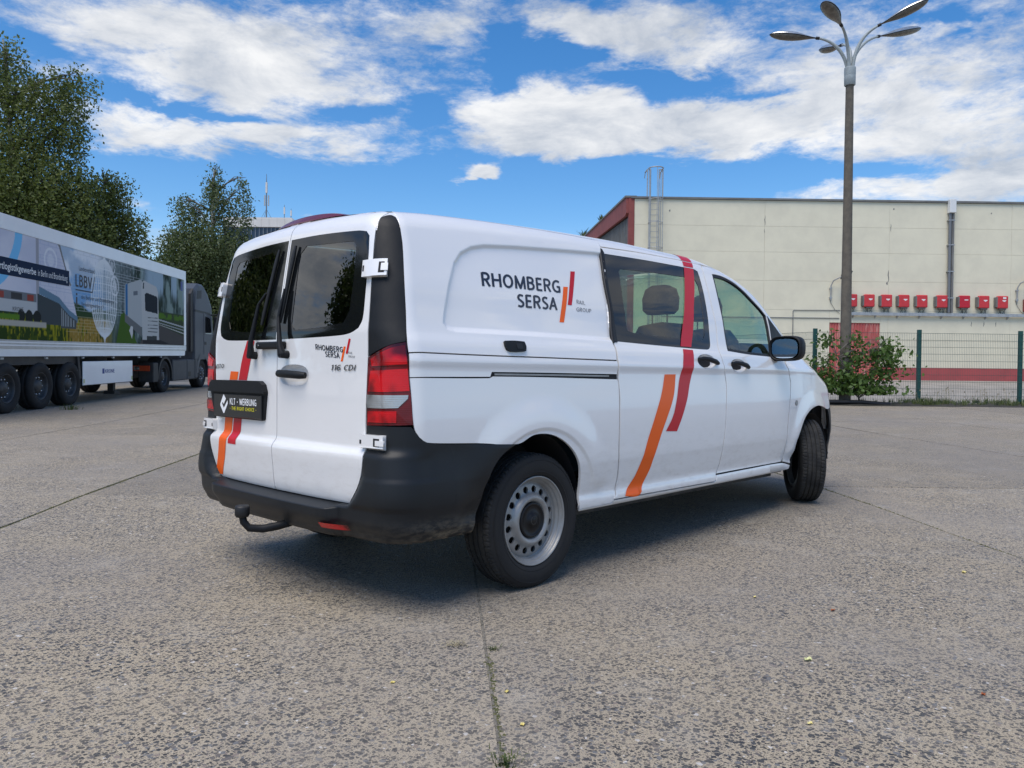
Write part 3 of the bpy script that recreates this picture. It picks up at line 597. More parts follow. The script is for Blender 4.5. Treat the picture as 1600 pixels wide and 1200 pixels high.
# --- roof, screen, bonnet (top chart) 
def roofline(x): # half width where the side panels stop
    P=chart('A',np.array([[x,.933]])); return -P[0,1]
xs=np.array([-.80,-.74,-.70,-.6,-.4,-.2,0,.3,.6,.9,1.2,1.5,1.8,2.1,2.25,2.4])
HW=[roofline(max(x,-.70)) if x>-.72 else .55 for x in xs]
def grid_top(name,x0,x1,nx,hw,mat,ny=40,off=0.,xedge=None):
    X=np.linspace(x0,x1,nx); V_=[]
    for x in X:
        h=hw(x); 
        for t in np.linspace(-1,1,ny):
            yy=math.sin(t*PI/2*.98)/math.sin(PI/2*.98)*h
            V_.append((x+(xedge(yy) if xedge else 0),yy))
    P=chart('T',np.array(V_)); n=grad(P); P=P+n*off
    f=[(i*ny+j,(i+1)*ny+j,(i+1)*ny+j+1,i*ny+j+1) for i in range(nx-1) for j in range(ny-1)]
    me=bpy.data.meshes.new(name); me.from_pydata(P.tolist(),[],f); me.materials.append(mat); me.shade_smooth(); me.update(); me.normals_split_custom_set_from_vertices(n.tolist()); return link(name,me,van)
hwf=lambda x: float(np.interp(x,xs,HW))
roof=grid_top('roof',-.775,2.30,90,lambda x: min(hwf(x),.52+ (x+.775)*2.4) ,M['paint'])
skin('roof_rail','A',[(2.30,.935),(1.95,.935),(1.955,.915),(2.178,.922),(2.353,.912),(2.46,.882),(2.57,.836),(2.665,.787),(2.75,.727),(2.82,.680),(2.893,.640),(3.02,.500),(3.012,.40),(3.15,.41),(3.06,.53),(2.93,.69),(2.80,.80),(2.62,.90),(2.45,.97)],M['paint'],van,step=.03)
skin('roof_rail','A',[(2.30,.935),(1.95,.935),(1.955,.915),(2.178,.922),(2.353,.912),(2.46,.882),(2.57,.836),(2.665,.787),(2.75,.727),(2.82,.680),(2.893,.640),(3.02,.500),(3.012,.40),(3.15,.41),(3.06,.53),(2.93,.69),(2.80,.80),(2.62,.90),(2.45,.97)],M['paint'],van,step=.04,mirror=True)
both('roof_rail','A',[(.768,.883),(1.259,.901),(1.69,.908),(1.949,.908),(1.949,.936),(1.2,.936),(.768,.936)],M['paint'],van,van,step=.025)
both('roof_corner','C',[(.50,1.70),(1.06,1.70),(1.06,1.80),(.80,1.815),(.50,1.822)],M['paint'],van,van,step=.015,off=-.003,thick=0)
grid_top('windscreen',2.33,3.34,40,lambda x: .64+.10*(x-2.3),M['glass'],26,-.004,xedge=lambda y:-.10*(y/.75)**2)
bonnet=grid_top('bonnet',3.40,4.13,26,lambda x: .83-.12*(x-3.4),M['paint'],30,0,xedge=lambda y:-.10*(y/.75)**2)
both('bonnet_edge','A',[(3.00,.385),(3.03,.350),(3.166,.382),(3.308,.376),(3.365,.345),(3.405,.215),(3.666,.184),(3.70,.30),(3.40,.42),(3.15,.48)],M['paint'],van,van,step=.03,thick=.01)
hl=[(3.69,.176),(3.80,.170),(3.90,.115),(3.945,.05),(3.975,-.04),(3.95,-.05),(3.92,.005),(3.86,.09),(3.765,.155)]
both('headlamp','A',hl,M['lens_clear'],van,van,step=.02,off=.002)
both('front_bumper','A',[(3.99,-.02),(3.975,-.17),(3.868,-.186),(3.92,-.29),(3.94,-.40),(3.93,-.50),(3.90,-.56),(3.94,-.59),(4.18,-.58),(4.20,-.3),(4.14,-.06)],M['bumper'],van,van,step=.03,off=.004)
skin('front_bumper','N',rect(-.78,.78,.30,.56),M['bumper'],van,step=.05,off=.006,smooth=False)
skin('nose_panel','N',rect(-.74,.74,.60,.93),M['paint'],van,step=.05,off=.002,smooth=False)
skin('grille','N',rect(-.50,.50,.62,.88),M['black_plastic'],van,step=.05,off=.010,smooth=False)
# --- rear doors
EDGE=[(-.655,1.790),(-.662,1.735),(-.673,1.65),(-.688,1.551),(-.706,1.379),(-.715,1.24),(-.717,1.139),(-.711,1.017),(-.706,.905),(-.705,.80),(-.712,.735),(-.7205,.695),(-.712,.645),(-.694,.60),(-.664,.552),(-.605,.486)]
door_out=[(-.003,1.8235),(-.2,1.822),(-.40,1.817),(-.54,1.808),(-.62,1.800)]+EDGE+[(-.333,.484),(-.003,.484)]
WIN=[(-.012,1.724),(-.262,1.722),(-.561,1.708),(-.621,1.698),(-.643,1.676),(-.658,1.582),(-.670,1.409),(-.671,1.300),(-.65,1.262),(-.604,1.243),(-.536,1.233),(-.267,1.227),(-.012,1.225)]
CLR=[(-.110,1.640),(-.160,1.679),(-.536,1.662),(-.560,1.640),(-.572,1.50),(-.572,1.345),(-.536,1.290),(-.375,1.275),(-.150,1.268),(-.118,1.30)]
def dish_outline(cu,cv,w_,h_,n_=28): return [(cu+w_*math.copysign(abs(math.cos(a))**.8,math.cos(a)),cv+h_*math.copysign(abs(math.sin(a))**.8,math.sin(a))) for a in np.linspace(0,2*PI,n_+1)[:-1]]
RCUP=dish_outline(-.153,1.050,.128,.052)
DOORS=[]
for mir in (False,True):
    d=skin('rear_door','R',door_out,M['paint'],van,holes=[WIN]+([RCUP] if not mir else []),step=.018,thick=.02,mirror=mir); DOORS.append(d)
    skin('window_border','R',WIN,M['frit'],d,holes=[CLR],step=.03,off=-.0005,thick=.004,mirror=mir)
    skin('window_pane','R',CLR,M['glass_dark'],d,step=.05,off=-.0025,thick=0,mirror=mir)
DR,DL=DOORS
skin('inner_lining','R',[(-.60,1.80),(-.68,1.5),(-.70,1.1),(-.70,.8),(-.60,.47),(.60,.47),(.70,.8),(.70,1.1),(.68,1.5),(.60,1.80)],M['inner'],van,holes=[shrink(WIN,.98,.96),[(-a,b) for a,b in shrink(WIN,.98,.96)]],step=.08,off=-.03,thick=0)
# corner trims and tail lamps
DP=[(.560,1.762),(.538,1.735),(.534,1.65),(.530,1.551),(.543,1.379),(.550,1.139),(.86,1.188),(1.008,1.201),(1.016,1.238),(1.017,1.322),(1.008,1.464),(.996,1.641),(.969,1.707),(.928,1.742),(.868,1.766),(.76,1.776),(.65,1.772)]
TL_=[(.553,1.131),(.726,1.161),(.86,1.185),(1.012,1.197),(1.027,1.128),(1.05,1.02),(1.071,.912),(1.084,.847),(.783,.842),(.533,.838),(.535,.989)]
cut=lambda lo,hi: [p for p in TL_ if lo<=p[1]<=hi]
both('corner_trim','C',DP,M['black_plastic'],van,van,step=.02,off=.001)
for mir in (False,True):
    tl=skin('tail_light','C',TL_,M['lens_dark'],van,step=.02,off=.004,thick=.016,mirror=mir)
    skin('lamp_lens','C',[(.60,1.125),(.86,1.172),(1.0,1.184),(1.022,1.105),(.80,1.098),(.62,1.094)],M['lens_red'],tl,step=.015,off=.007,thick=.004,mirror=mir)
    skin('lamp_lens','C',[(.60,1.075),(.80,1.078),(1.026,1.085),(1.046,.99),(.80,.985),(.56,.985)],M['lens_red'],tl,step=.015,off=.007,thick=.004,mirror=mir)
    skin('reversing_lamp','C',[(.541,.971),(.78,.971),(1.035,.973),(1.03,.958),(.935,.918),(.78,.915),(.540,.914)],M['lens_clear'],tl,step=.015,off=.0075,thick=.004,mirror=mir)
    skin('lamp_lens','C',[(.555,.90),(.80,.902),(.92,.904),(.92,.855),(.56,.852)],M['lens_red'],tl,step=.015,off=.007,thick=.004,mirror=mir)
    # hinges
    for (z0,z1,a0,a1) in ((1.482,1.556,.40,.78),(.735,.800,.46,.81)):
        k=-1. if mir else 1.
        hg=skin('door_hinge','C',rect(a0,a1,z0,z1),M['paint'],van,step=.02,off=.025,thick=.025,mirror=mir,smooth=False)
        skin('hinge_clip','C',rect(a1-.11,a1-.035,z0+.012,z1-.014),M['gap'],hg,step=.02,off=.0260,thick=0,mirror=mir,smooth=False)
        skin('hinge_clip','C',rect(a0+.012,a0+.045,z0+.024,z1-.024),M['gap'],hg,step=.02,off=.0260,thick=0,mirror=mir,smooth=False)
        skin('hinge_pin','C',rect(a1-.075,a1+.012,z0+.020,z1-.022),M['paint'],hg,step=.02,off=.030,thick=.010,mirror=mir,smooth=False)
# door furniture
def dish(cu,cv,w_,h_,kind,parent,mat,depth=.022,n_=28,flat=0.):
    ang=np.linspace(0,2*PI,n_+1)[:-1]; ov=[(cu+w_*math.copysign(abs(math.cos(a))**.8,math.cos(a)),cv+h_*math.copysign(abs(math.sin(a))**.8,math.sin(a))) for a in ang]
    rings=[]
    for sc,dp in ((1.0,.0),(.95,-.003),(.87,-.5*depth),(.6,-.9*depth),(.2,-depth)):
        P=chart(kind,np.array([(cu+(a-cu)*sc,cv+(b-cv)*sc) for a,b in ov])); rings.append(P+grad(P)*dp)
    mb=MB(); mb.add(np.concatenate(rings),[(i*n_+j,i*n_+(j+1)%n_,(i+1)*n_+(j+1)%n_,(i+1)*n_+j) for i in range(4) for j in range(n_)]+[tuple(range(4*n_,5*n_))],True)
    return mb.build('handle_cup',mat,parent)
dish(-.153,1.050,.128,.052,'R',DR,M['paint'],.030)
P=chart('R',np.array([(-.030,1.056),(-.06,1.058),(-.15,1.055),(-.24,1.051),(-.268,1.050)])); P=P+grad(P)*np.array([.010,.024,.030,.024,.010])[:,None]
MB().tube(P,[.015,.0185,.019,.0185,.015],12).build('door_handle',M['black_plastic'],DR)
mb=MB(); x_=-.905; mb.box(x_-.045,x_+.02,-.085,.150,1.178,1.214,.008); mb.build('camera_housing',M['black_plastic'],DR)
mb=MB(); mb.lathe([(0,-.05),(.009,-.05),(.009,-.04)],(x_,.115,1.192),'x',12); mb.build('camera_lens',M['frit'],DR)
# number plate, lamp bar
mb=MB(); prof=[(.70,.965),(.685,1.000),(.655,1.018),(.14,1.018),(.105,1.000),(.088,.965),(.088,.955),(.70,.955)]
mb.prism(prof,-.936,-.900,'x'); mb.build('plate_lamp_bar',M['black_plastic'],DL)
mb=MB(); mb.prism([(.655,.818),(.128,.816),(.110,.822),(.090,.955),(.70,.955)],-.919,-.898,'x'); mb.build('plate_holder',M['black_plastic'],DL)
pl=MB().box(-.930,-.918,.122,.640,.822,.944,.003).build('number_plate',M['plate'],DL)
PX=-.9312
text_flat('plate_lettering','KLT - WERBUNG',(PX,.452,.888),(0,-1,0),(0,0,1),.285,.036,M['white_print'],DL,.015)
text_flat('plate_lettering','- THE RIGHT CHOICE -',(PX,.452,.860),(0,-1,0),(0,0,1),.285,.019,M['yellow'],DL,.01)
dm=[(0,.055),(.028,.030),(.022,.020),(0,.002),(-.014,.015),(-.004,.024),(0,.020),(.024,-.004),(.046,.018),(.050,.010),(.048,.004),(.004,-.040),(-.004,-.040),(-.040,-.004),(-.040,.008),(-.004,.052)]
dm=[(0,.056),(.024,.034),(-.002,.004),(-.014,.016),(-.022,.008),(0,-.016),(.044,.026),(.047,.010),(.042,.002),(.005,-.044),(-.005,-.044),(-.043,-.004),(-.043,.006),(-.006,.056)]
MB().add([(PX,.520-a*.95,.884+b) for a,b in dm],[tuple(range(len(dm)))]).build('check_mark_emblem',M['white_print'],DL)
# wipers
def wiper(piv,elb,tip,b0,b1,door):
    def s_(q,o): P=chart('R',np.array([q])); return (P+grad(P)*o)[0]
    w=MB(); a=s_(piv,.03); w.tube([s_(piv,.0),s_(piv,.045)],[.020,.017],12)
    w.tube([a,s_(((piv[0]*.75+elb[0]*.25),(piv[1]*.75+elb[1]*.25)),.036),s_(elb,.030)],[.021,.014,.008],8)
    w.tube([s_(elb,.030),s_(tip,.022)],[.008,.006],6)
    o=w.build('wiper',M['black_plastic'],door); bl=MB(); pts=[s_((b0[0]+(b1[0]-b0[0])*t,b0[1]+(b1[1]-b0[1])*t),.012) for t in np.linspace(0,1,8)]; bl.tube(pts,[.007]+[.010]*6+[.006],6); bl.build('wiper_blade',M['seal'],door)
wiper((.215,1.148),(.176,1.40),(.125,1.46),(.150,1.30),(.072,1.680),DL)
wiper((-.098,1.150),(-.040,1.33),(-.052,1.47),(-.030,1.305),(-.082,1.685),DR)
# third brake lamp bulge over the doors
P=[];f=[]; ny=25
for j,y in enumerate(np.linspace(.235,-.335,ny)):
    t=(y+.05)/.285; h=.034*max(0,1-t*t)**.7
    b=chart('R',np.array([(y,1.818)]))[0]
    for dx_,hh in ((-.004,0),(.0,h*.8),(.03,h),(.12,h*.75),(.20,0)): P.append((b[0]+dx_,y,b[2]+hh+dx_*.10))
for j in range(ny-1):
    for k in range(4): f.append((j*5+k,j*5+k+1,(j+1)*5+k+1,(j+1)*5+k))
bl_=MB().add(P,f,True).build('high_brake_light',M['lens_brown'],van)
# badges
text_skin('badge_lettering','R','115 CDI' if False else '116 CDI',(-.464,1.101),(-.466,1.074),(-.646,1.074),(-.643,1.101),M['badge'],DR,.004,.02,.25)
text_skin('badge_lettering','R','VITO',(.712,1.106),(.708,1.078),(.590,1.084),(.594,1.106),M['badge'],DL,.004,.02,.2)
def logo(kind,door,rh,se,ra,gr,red,orr):
    text_skin('logo_lettering',kind,'RHOMBERG',*rh,M['ink'],door,bold=.022); text_skin('logo_lettering',kind,'SERSA',*se,M['ink'],door,bold=.022)
    text_skin('logo_lettering',kind,'RAIL',*ra,M['grey_ink'],door); text_skin('logo_lettering',kind,'GROUP',*gr,M['grey_ink'],door)
    skin('logo_bar',kind,red,M['red_vinyl'],door,step=.03,off=.0014,thick=0,smooth=False); skin('logo_bar',kind,orr,M['orange_vinyl'],door,step=.03,off=.0014,thick=0,smooth=False)
SP=[o for o in van.children if o.name.startswith('side_panel')][0]
logo('A',SP,((-.285,.655),(-.296,.580),(.284,.590),(.303,.664)),((-.066,.560),(-.078,.487),(.228,.490),(.246,.563)),((.408,.565),(.404,.541),(.478,.539),(.480,.562)),((.394,.521),(.388,.497),(.520,.498),(.524,.520)),O['logo_red'],O['logo_or'])
logo('R',DR,((-.335,1.197),(-.339,1.170),(-.548,1.155),(-.546,1.181)),((-.412,1.163),(-.417,1.137),(-.525,1.129),(-.521,1.156)),((-.585,1.160),(-.585,1.150),(-.615,1.147),(-.615,1.157)),((-.585,1.144),(-.585,1.134),(-.632,1.129),(-.632,1.139)),[(-.587,1.217),(-.601,1.215),(-.580,1.149),(-.566,1.150)],[(-.552,1.183),(-.566,1.181),(-.545,1.115),(-.531,1.116)])
# stripes
vk=dict(step=.02,off=.0016,thick=0)
skin('red_stripe','A',O['s_red'],M['red_vinyl'],SD,corner=50,**vk); skin('orange_stripe','A',O['s_or'],M['orange_vinyl'],SD,corner=50,**vk)
skin('red_stripe','A',O['s_red_win'],M['red_vinyl'],SD,corner=50,**vk)
skin('red_stripe','A',[(1.689,.899),(1.679,.866),(1.804,.868),(1.822,.900)],M['red_vinyl'],SD,smooth=False,**vk)
skin('red_stripe','A',[(1.690,.907),(1.705,.935),(1.72,1.0),(1.72,1.1),(1.86,1.1),(1.86,1.0),(1.842,.937),(1.825,.907)],M['red_vinyl'],roof,**{**vk,'off':.002})
skin('red_stripe','R',[(.314,1.226),(.231,1.224),(.269,1.134),(.315,1.020),(.413,1.020),(.368,1.135)],M['red_vinyl'],DL,corner=50,**vk)
skin('orange_stripe','R',[(.509,1.066),(.413,1.064),(.428,1.020),(.525,1.020)],M['orange_vinyl'],DL,smooth=False,**vk)
skin('orange_stripe','R',[(.579,.816),(.482,.817),(.492,.755),(.496,.712),(.528,.614),(.560,.550),(.585,.500),(.671,.500),(.650,.550),(.624,.606),(.603,.66),(.593,.706),(.590,.755)],M['orange_vinyl'],DL,corner=60,step=.012,off=.0016,thick=0)
skin('red_stripe','R',[(.467,.818),(.373,.818),(.384,.755),(.388,.715),(.385,.679),(.482,.679),(.482,.713),(.480,.755)],M['red_vinyl'],DL,corner=60,step=.012,off=.0016,thick=0)
# --- rear bumper: swept around the tail
def bump_outset(u,z,zt):
    """u = 0 middle of the tail .. 1 corner .. 2 along the side"""
    rear=.105*sst((.480-z)/.016)*(.55+.45*sst((z-.345)/.09))-.0*z
    cor=.050*sst((.74-z)/.26)*(.35+.65*sst((z-.345)/.08))
    w=sst((u-.70)/.30); s=sst((u-1.1)/.8)
    o=rear*(1-w)+cor*w; o=o*(1-s)+.006*s
    o=o-.0045*sst((1.085-u)/.006)*sst((z-.605)/.006)*(1-sst((.99-u)/.02))
    return o*sst((zt-z)/.012+.0)+.0015
FULLDOOR=[(a,b) for a,b in door_out]+[(-a,b) for a,b in door_out[::-1]]
arch_x=_pchip([.30,.36,.45,.60,.66,.70,.735],[-.45,-.445,-.412,-.375,-.335,-.285,-.19])
SU=[];
NS,NC,NR=26,34,44
def stations():
    out=[]
    for i in range(NS): out.append(('s',1-i/NS))
    for i in range(NC): out.append(('c',i/NC))
    for i in range(NR+1): out.append(('r',i/NR))
    return out
dze=sorted([(-a,b) for a,b in EDGE if b<.74]); ey=[p[0] for p in dze]; ez=[p[1] for p in dze]
half=stations(); allst=[(a,b,-1) for a,b in half]+[(a,b,1) for a,b in half[::-1]][1:]
ncol=len(allst); NZ=46; VV=[];
for (ty,t,sg) in allst:
    # top height
    if ty=='s':
        u=1.1+.9*t
        xtop=-.60+(.60-.19)*t; zt=float(np.interp(xtop,[-.60,-.39,-.19],[.7545,.744,.733]))
    elif ty=='c':
        th=PI/2*(1-t); u=.98+.12*(1-t)*1.0; 
        deg=th; zt=.838 if th<1.075 else float(np.interp(th,[1.075,1.11,1.16,1.22,1.30,PI/2],[.838,.818,.790,.772,.763,.7545]))
        if th<.55: zt=float(np.interp(th,[.0,.44,.50,.55],[.45,.62,.80,.838])) if False else zt
    else:
        y=.55*(1-t); u=y/.62*.9; zt=.500
    lo=.352
    rows=[]
    base=np.concatenate([np.linspace(0,1,NZ-8)])
    zs_=[]
    zz=np.concatenate([np.linspace(.838,.502,34),np.linspace(.498,.460,17),np.linspace(.456,lo,13)]); zz=np.minimum(zz,zt) if ty!='r' else zz
    if ty=='s': zz=np.linspace(zt,lo,64)
    pts=[]
    if ty=='s':
        xe=np.minimum(arch_x(zz),-.20); X_=-.60+(xe+.60)*t; o=np.stack([X_,np.full_like(X_,-.55),zz],-1); d=np.tile([0,-1.,0],(len(zz),1))
    elif ty=='c': o=np.stack([np.full_like(zz,-.60),np.full_like(zz,-.55),zz],-1); d=np.tile([-math.cos(th),-math.sin(th),0],(len(zz),1))
    else: o=np.stack([np.full_like(zz,-.60),np.full_like(zz,-y),zz],-1); d=np.tile([-1.,0,0],(len(zz),1))
    P=march(o,d)
    zt_=zt if ty!='r' else .60
    dd=polysd(FULLDOOR,P[:,1],P[:,2]); sd2=sst((dd+.001)/.008)
    oo=bump_outset(u,zz,zt_ if ty=='s' else .9)*np.where(dd<.06,sst((dd+.004)/.05)*(1-sst((.50-zz)/.03))+sst((.50-zz)/.03),1) if ty!='s' else bump_outset(u,zz,zt_)
    oo=np.where(dd<-.001,-.014,oo) if ty!='s' else oo
    if ty!='s': oo=np.where(dd>=-.001,np.maximum(oo,.001)*sd2-.014*(1-sd2),-.014)
    P=P+d*oo[:,None]
    # roll under
    last=P[-1]; extra=[last+d[0]*(-.012)+np.array([0,0,-.014]),last+d[0]*(-.05)+np.array([0,0,-.022]),last+d[0]*(-.12)+np.array([0,0,-.018]),last+d[0]*(-.2)+np.array([0,0,.06])]
    P=np.concatenate([P,np.array(extra)])
    if sg>0: P=P*np.array([1,-1,1])
    VV.append(P)
VV=np.array(VV); nr=VV.shape[1]
f=[(i*nr+j,i*nr+j+1,(i+1)*nr+j+1,(i+1)*nr+j) for i in range(ncol-1) for j in range(nr-1)]
me=mesh('rear_bumper',VV.reshape(-1,3),f,M['bumper'],True); bumper=link('rear_bumper',me,van)
import bmesh
b_=bmesh.new(); b_.from_mesh(me); bmesh.ops.remove_doubles(b_,verts=b_.verts,dist=.0004); bmesh.ops.recalc_face_normals(b_,faces=b_.faces); b_.to_mesh(me); b_.free(); me.shade_smooth()
def on_bumper(y,z):
    o=np.array([[-.60,y,z]]); P=march(o,np.array([[-1.,0,0]])); return P[0,0]-bump_outset(abs(y)/.62*.9,np.array([z]),.48)[0]
for sg in (-1,):
    ys=np.linspace(.50,.655,8)*sg; v=[];
    for y in ys:
        for z in (.375,.401): v.append((on_bumper(y*.9,z)-.006+ (abs(y)-.5)*.12,y,z))
    MB().add(v,[(2*i,2*i+1,2*i+3,2*i+2) for i in range(7)]).build('rear_reflector',M['lens_red'],bumper)
# tow hook
MB().tube([(-.93,-.17,.345),(-.99,-.16,.335),(-1.05,-.13,.325),(-1.105,-.10,.332),(-1.125,-.085,.36),(-1.13,-.08,.395)],[.020,.020,.0195,.0185,.0175,.017],12).build('tow_hook',M['black_plastic'],van)
hk=[o for o in van.children if o.name.startswith('tow_hook')][0]
MB().lathe([(0,.438),(.030,.438),(.034,.430),(.034,.395),(.028,.385),(.018,.384)],(-1.13,-.08,0),'z',20).build('ball_cap',M['seal'],hk)
# mirrors
for k in (-1,1):
    fd=FD if k<0 else [o for o in van.children if o.name.startswith('front_door')][1]
    # shell: rounded box swept from back rim to nose
    n_=28; V_=[];F_=[]
    def ring(x,cy,cz,hy,hz,p=3.2):
        out=[]
        for i in range(n_):
            a=2*PI*i/n_; c_,s_=math.cos(a),math.sin(a)
            out.append((x,k*(cy+hy*math.copysign(abs(c_)**(2/p),c_)),cz+hz*math.copysign(abs(s_)**(2/p),s_)))
        return out
    rings=[ring(2.625,1.022,1.276,.106,.078),ring(2.602,1.022,1.276,.116,.088),ring(2.64,1.024,1.277,.124,.094),ring(2.70,1.023,1.279,.122,.093),ring(2.75,1.014,1.280,.104,.079),ring(2.78,1.00,1.280,.065,.048),ring(2.785,.99,1.280,.01,.01)]
    V_=[p for r_ in rings for p in r_]; F_=[(i*n_+j,i*n_+(j+1)%n_,(i+1)*n_+(j+1)%n_,(i+1)*n_+j) for i in range(6) for j in range(n_)]
    sh=MB().add(V_,F_,True).build('door_mirror',M['black_plastic'],fd)
    g_=ring(2.618,1.022,1.276,.098,.071); MB().add(g_,[tuple(range(n_))]).build('mirror_glass',M['mirror'],fd)
    MB().box(2.64,2.73,min(k*.84,k*1.0),max(k*.84,k*1.0),1.185,1.225,.012).build('mirror_foot',M['black_plastic'],fd)
# wheel wells, underbody, interior
for wx in (0.,3.43):
    for k in (-1,1):
        mb=MB(); n_=24; v=[];
        for i in range(n_+1):
            a=.06+(PI-.12)*i/n_
            for y in (.60,.895): v.append((wx+.02*0+(.372 if True else 0)*math.cos(a)*(1.0 if wx<1 else .98),k*y,.340+.432*math.sin(a)))
        mb.add(v,[(2*i,2*i+1,2*i+3,2*i+2) for i in range(n_)],True)
        mb.add([(wx-.45,k*.60,.37),(wx+.45,k*.60,.37),(wx+.45,k*.60,.80),(wx-.45,k*.60,.80)],[(0,1,2,3)]); mb.build('wheel_arch_liner',M['gap'],van)
MB().box(-.50,4.0,-.58,.58,.27,.36).box(.45,2.9,-.80,.80,.29,.33).box(.40,2.95,-.86,.86,.325,.37).box(-.86,-.46,-.80,.80,.36,.40).build('underbody',M['metal_dark'],van)
MB().tube([(-.05,-.75,.33),(-.05,.75,.33)],.05,10).tube([(.5,.3,.30),(-.5,.35,.32),(-.8,.3,.34)],.03,8).build('exhaust_and_axle',M['metal_dark'],van)
MB().box(3.84,4.04,-.74,.74,.34,.86).build('dark_nose_filler',M['gap'],van)  # added dark box, keeps the front wheel arches black inside
MB().box(-.80,3.3,-.85,.85,.52,.54).build('cabin_floor',M['inner'],van)
def seat(x,y,w_,mat=M['fabric']):
    s_=MB(); s_.box(x-.02,x+.48,y-w_/2,y+w_/2,.72,.90,.05); o=s_.build('seat',mat,van)
    nseg=9; v=[];f=[]
    # backrest with rounded shoulders
    for xo,th in ((0,0),(.12,1)):
        pass
    prof=[(-w_/2,.86),(w_/2,.86),(w_/2*1.0,1.20),(w_/2*.92,1.34),(w_/2*.68,1.42),(0,1.44),(-w_/2*.68,1.42),(-w_/2*.92,1.34),(-w_/2,1.20)]
    n_=len(prof); P=[(x-(z-.86)*.16-.02,y+a*.94,z-.01) for a,z in prof]+[(x-(z-.86)*.16-.05*0+.03,y+a,z) for a,z in prof]+[(x-(z-.86)*.16+.09,y+a,z) for a,z in prof]+[(x-(z-.86)*.16+.12,y+a*.9,z-.015) for a,z in prof]
    f=[tuple(range(n_))[::-1],tuple(range(3*n_,4*n_))]+[(r*n_+i,r*n_+(i+1)%n_,(r+1)*n_+(i+1)%n_,(r+1)*n_+i) for r in range(3) for i in range(n_)]
    MB().add(P,f).build('backrest',mat,o)
    hx=x-.10; hp=[(-.125,1.52),(-.13,1.60),(-.105,1.665),(-.05,1.69),(.05,1.69),(.105,1.665),(.13,1.60),(.125,1.52),(.09,1.49),(-.09,1.49)]; n_=len(hp)
    P=[(hx-.04,y+a*.85,1.59+(z-1.59)*.85) for a,z in hp]+[(hx-.015,y+a,z) for a,z in hp]+[(hx+.05,y+a,z) for a,z in hp]+[(hx+.075,y+a*.85,1.59+(z-1.59)*.85) for a,z in hp]
    f=[tuple(range(n_))[::-1],tuple(range(3*n_,4*n_))]+[(r*n_+i,r*n_+(i+1)%n_,(r+1)*n_+(i+1)%n_,(r+1)*n_+i) for r in range(3) for i in range(n_)]
    h=MB().add(P,f).build('headrest',mat,o); MB().tube([(hx+.01,y-.06,1.40),(hx+.01,y-.06,1.52)],.006,6).tube([(hx+.01,y+.06,1.40),(hx+.01,y+.06,1.52)],.006,6).build('headrest_post',M['steel'],o)
for y in (-.52,.0,.52): seat(1.78,y-.02,.50)
for y in (-.45,.45): seat(2.55,y,.50)
MB().prism([(2.95,.7),(2.93,1.08),(3.02,1.20),(3.15,1.26),(3.42,1.25),(3.6,1.1),(3.6,.7)],-.72,.72,'y').build('dashboard',M['inner'],van)
mb=MB(); v=[];n_=28
cw=np.array([2.86,.42,1.16]); ax=np.array([-.88,0,.47]); u_=np.array([0,1,0]); w2=np.cross(ax,u_)
mb.tube([cw+.19*(math.cos(a)*u_+math.sin(a)*w2) for a in np.linspace(0,2*PI,n_)],.015,8,False).tube([cw,cw+np.array([.2,0,-.12])],.03,8); mb.build('steering_wheel',M['seal'],van)
